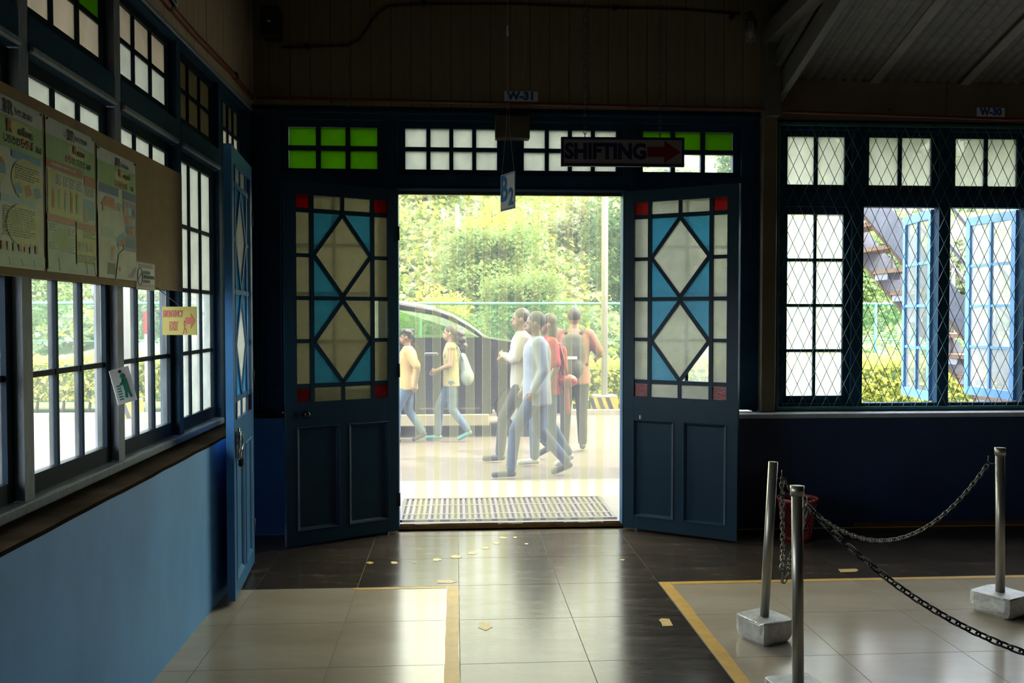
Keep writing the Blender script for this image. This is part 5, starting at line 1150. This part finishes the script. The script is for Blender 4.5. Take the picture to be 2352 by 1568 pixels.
    if hair_style == 'pony':
        for q in range(9): c.ell(hc + Vector((-.10 - .03*q**.6 + rnd.uniform(-.025, .025), rnd.uniform(-.04, .04), .05 - .034*q)), (.066, .07, .055))
    if hair_style == 'long': c.ell(hc + Vector((-.05, 0, -.06)), (.065, .08, .16))
    if hair_style == 'curly':
        for q in range(16): a_ = rnd.uniform(0, 6.28); c.ell(hc + Vector((-.02 + .075*math.cos(a_), .07*math.sin(a_), .06 + rnd.uniform(-.01, .05))), (.03, .03, .03))
    fuse(c, .011, 'hair', hair, t, 2)
    if extra: extra(t, J)
    return t
def walk(f, lift=.0, arms=None, swap=False):
    """f: half stride; leading leg L (or R)"""
    a, b_ = ('R', 'L') if swap else ('L', 'R'); y = {'L': .085, 'R': -.085}
    P = {'kn' + a: (f*.62 + .06, y[a], .50), 'an' + a: (f, y[a], .085), 'to' + a: (f + .17, y[a], .045), 'kn' + b_: (-f*.25 + .04, y[b_], .49), 'an' + b_: (-f - .05, y[b_], .14 + lift), 'to' + b_: (-f + .09, y[b_], .04 + lift*.5)}
    P.update(arms or {}); return P
arm_down = {'elL': (-.05, .225, 1.13), 'wrL': (.06, .215, .91), 'elR': (.03, -.225, 1.13), 'wrR': (.12, -.215, .92)}
arm_swing = {'elL': (-.16, .225, 1.15), 'wrL': (-.12, .215, .90), 'elR': (.10, -.225, 1.14), 'wrR': (.24, -.20, .96)}
arm_front = {'elL': (.02, .235, 1.14), 'wrL': (.22, .12, 1.06), 'elR': (.02, -.235, 1.14), 'wrR': (.22, -.10, 1.04)}
arm_fold = {'elL': (.10, .22, 1.16), 'wrL': (.22, .0, 1.20), 'elR': (.12, -.20, 1.14), 'wrR': (.22, .02, 1.15)}
g = onZ(938, 1018, GZ)
person('boy in an orange patterned shirt and jeans walking past the parked van', (g.x, g.y), PI, 1.45, walk(.17, .02, arm_swing), 'skin', 'shirt_orange', 'denim_light', 'shoe_dark', 'hair_black', hair_style='curly', bulk=1.08)
def girl_bag(t, J):
    b = MB(); cap(b, (-.16, -.02, 1.25), (-.24, -.02, .95), .07, .10); b.ell((-.23, -.02, .96), (.11, .12, .14)); fuse(b, .014, 'backpack', 'bag_pale', t)
    m = MB(); m.tube([(.10, .10, 1.25), (.06, .12, 1.43), (-.10, .11, 1.40), (-.17, .08, 1.2)], .014, 6); m.tube([(.10, -.10, 1.25), (.06, -.12, 1.43), (-.10, -.11, 1.40), (-.17, -.08, 1.2)], .014, 6); m.build('straps', 'bag_pale', t)
g = onZ(1037, 1013, GZ)
person('girl in a yellow flowered top and teal shoes carrying a pale backpack', (g.x, g.y), PI, 1.50, walk(.20, .03, arm_front, True), 'skin_light', 'top_yellow', 'denim_light', 'shoe_teal', 'hair_brown', sleeve='none', hair_style='pony', bulk=.95, extra=girl_bag)
def hand_bag(t, J):
    w = J['wrR']; b = MB(); b.ell((w.x + .02, w.y - .02, w.z - .17), (.05, .03, .07)); fuse(b, .01, 'pouch', 'bag_red', t)
g = onZ(1200, 1058, GZ)
person('man in a white long-sleeved shirt with folded arms striding past the curtain', (g.x, g.y), PI, 1.70, walk(.26, .03, arm_fold), 'skin', 'shirt_white', 'trouser_dark', 'shoe_dark', 'hair_black', sleeve='long', bulk=1.05)
g = onZ(1233, 1095, GZ)
person('man in a pale blue shirt and jeans with a wide stride, closest to the curtain', (g.x, g.y), PI, 1.66, walk(.28, .0, arm_down), 'skin', 'shirt_blue', 'denim', 'shoe_dark', 'hair_grey', sleeve='long', bulk=1.12, hem=.76)
def red_bag(t, J):
    b = MB(); b.ell((-.19, .08, .98), (.12, .08, .075)); fuse(b, .012, 'handbag', 'bag_red', t)
    m = MB(); m.tube([(-.19, .1, 1.05), (-.10, .14, 1.40), (.06, .12, 1.36)], .012, 6); m.build('bag_strap', 'bag_red', t)
    b = MB(); cap(b, (-.14, .06, 1.32), (-.20, .08, .62), .05, .03); fuse(b, .014, 'scarf', 'top_red', t)
g = onZ(1262, 1072, GZ)
person('woman in a red top with a shiny red handbag behind the man in pale blue', (g.x, g.y), PI, 1.64, walk(.16, .02, arm_down, True), 'skin_tan', 'top_red', 'denim', 'shoe_white', 'hair_brown', sleeve='short', hair_style='long', extra=red_bag)
def rucksack(t, J):
    b = MB(); b.ell((-.20, 0, 1.18), (.11, .15, .25)); b.ell((-.25, 0, 1.02), (.09, .13, .14)); b.ell((-.19, 0, 1.34), (.09, .13, .09)); fuse(b, .014, 'rucksack', 'bag_grey', t)
    m = MB()
    for s_ in (-1, 1): m.tube([(-.14, .09*s_, 1.42), (-.02, .11*s_, 1.475), (.11, .11*s_, 1.38), (.12, .12*s_, 1.2), (-.08, .15*s_, 1.05)], .022, 6)
    m.build('straps', 'bag_grey', t); MB().box(-.335, -.315, -.05, .06, 1.13, 1.16).build('badge', 'white_print', t)
stand = {'knL': (.03, .10, .50), 'anL': (.0, .11, .085), 'toL': (.17, .12, .045), 'knR': (.06, -.09, .50), 'anR': (.10, -.10, .10), 'toR': (.26, -.10, .045), 'elL': (-.03, .29, 1.16), 'wrL': (.16, .24, 1.00), 'elR': (.02, -.31, 1.17), 'wrR': (.20, -.26, 1.12)}
g = onZ(1318, 1040, GZ)
person('man in a salmon shirt seen from behind with a grey rucksack', (g.x, g.y), PI/2 - .18, 1.72, stand, 'skin_light', 'shirt_salmon', 'trouser_black', 'shoe_dark', 'hair_grey', sleeve='short', bulk=1.12, extra=rucksack)
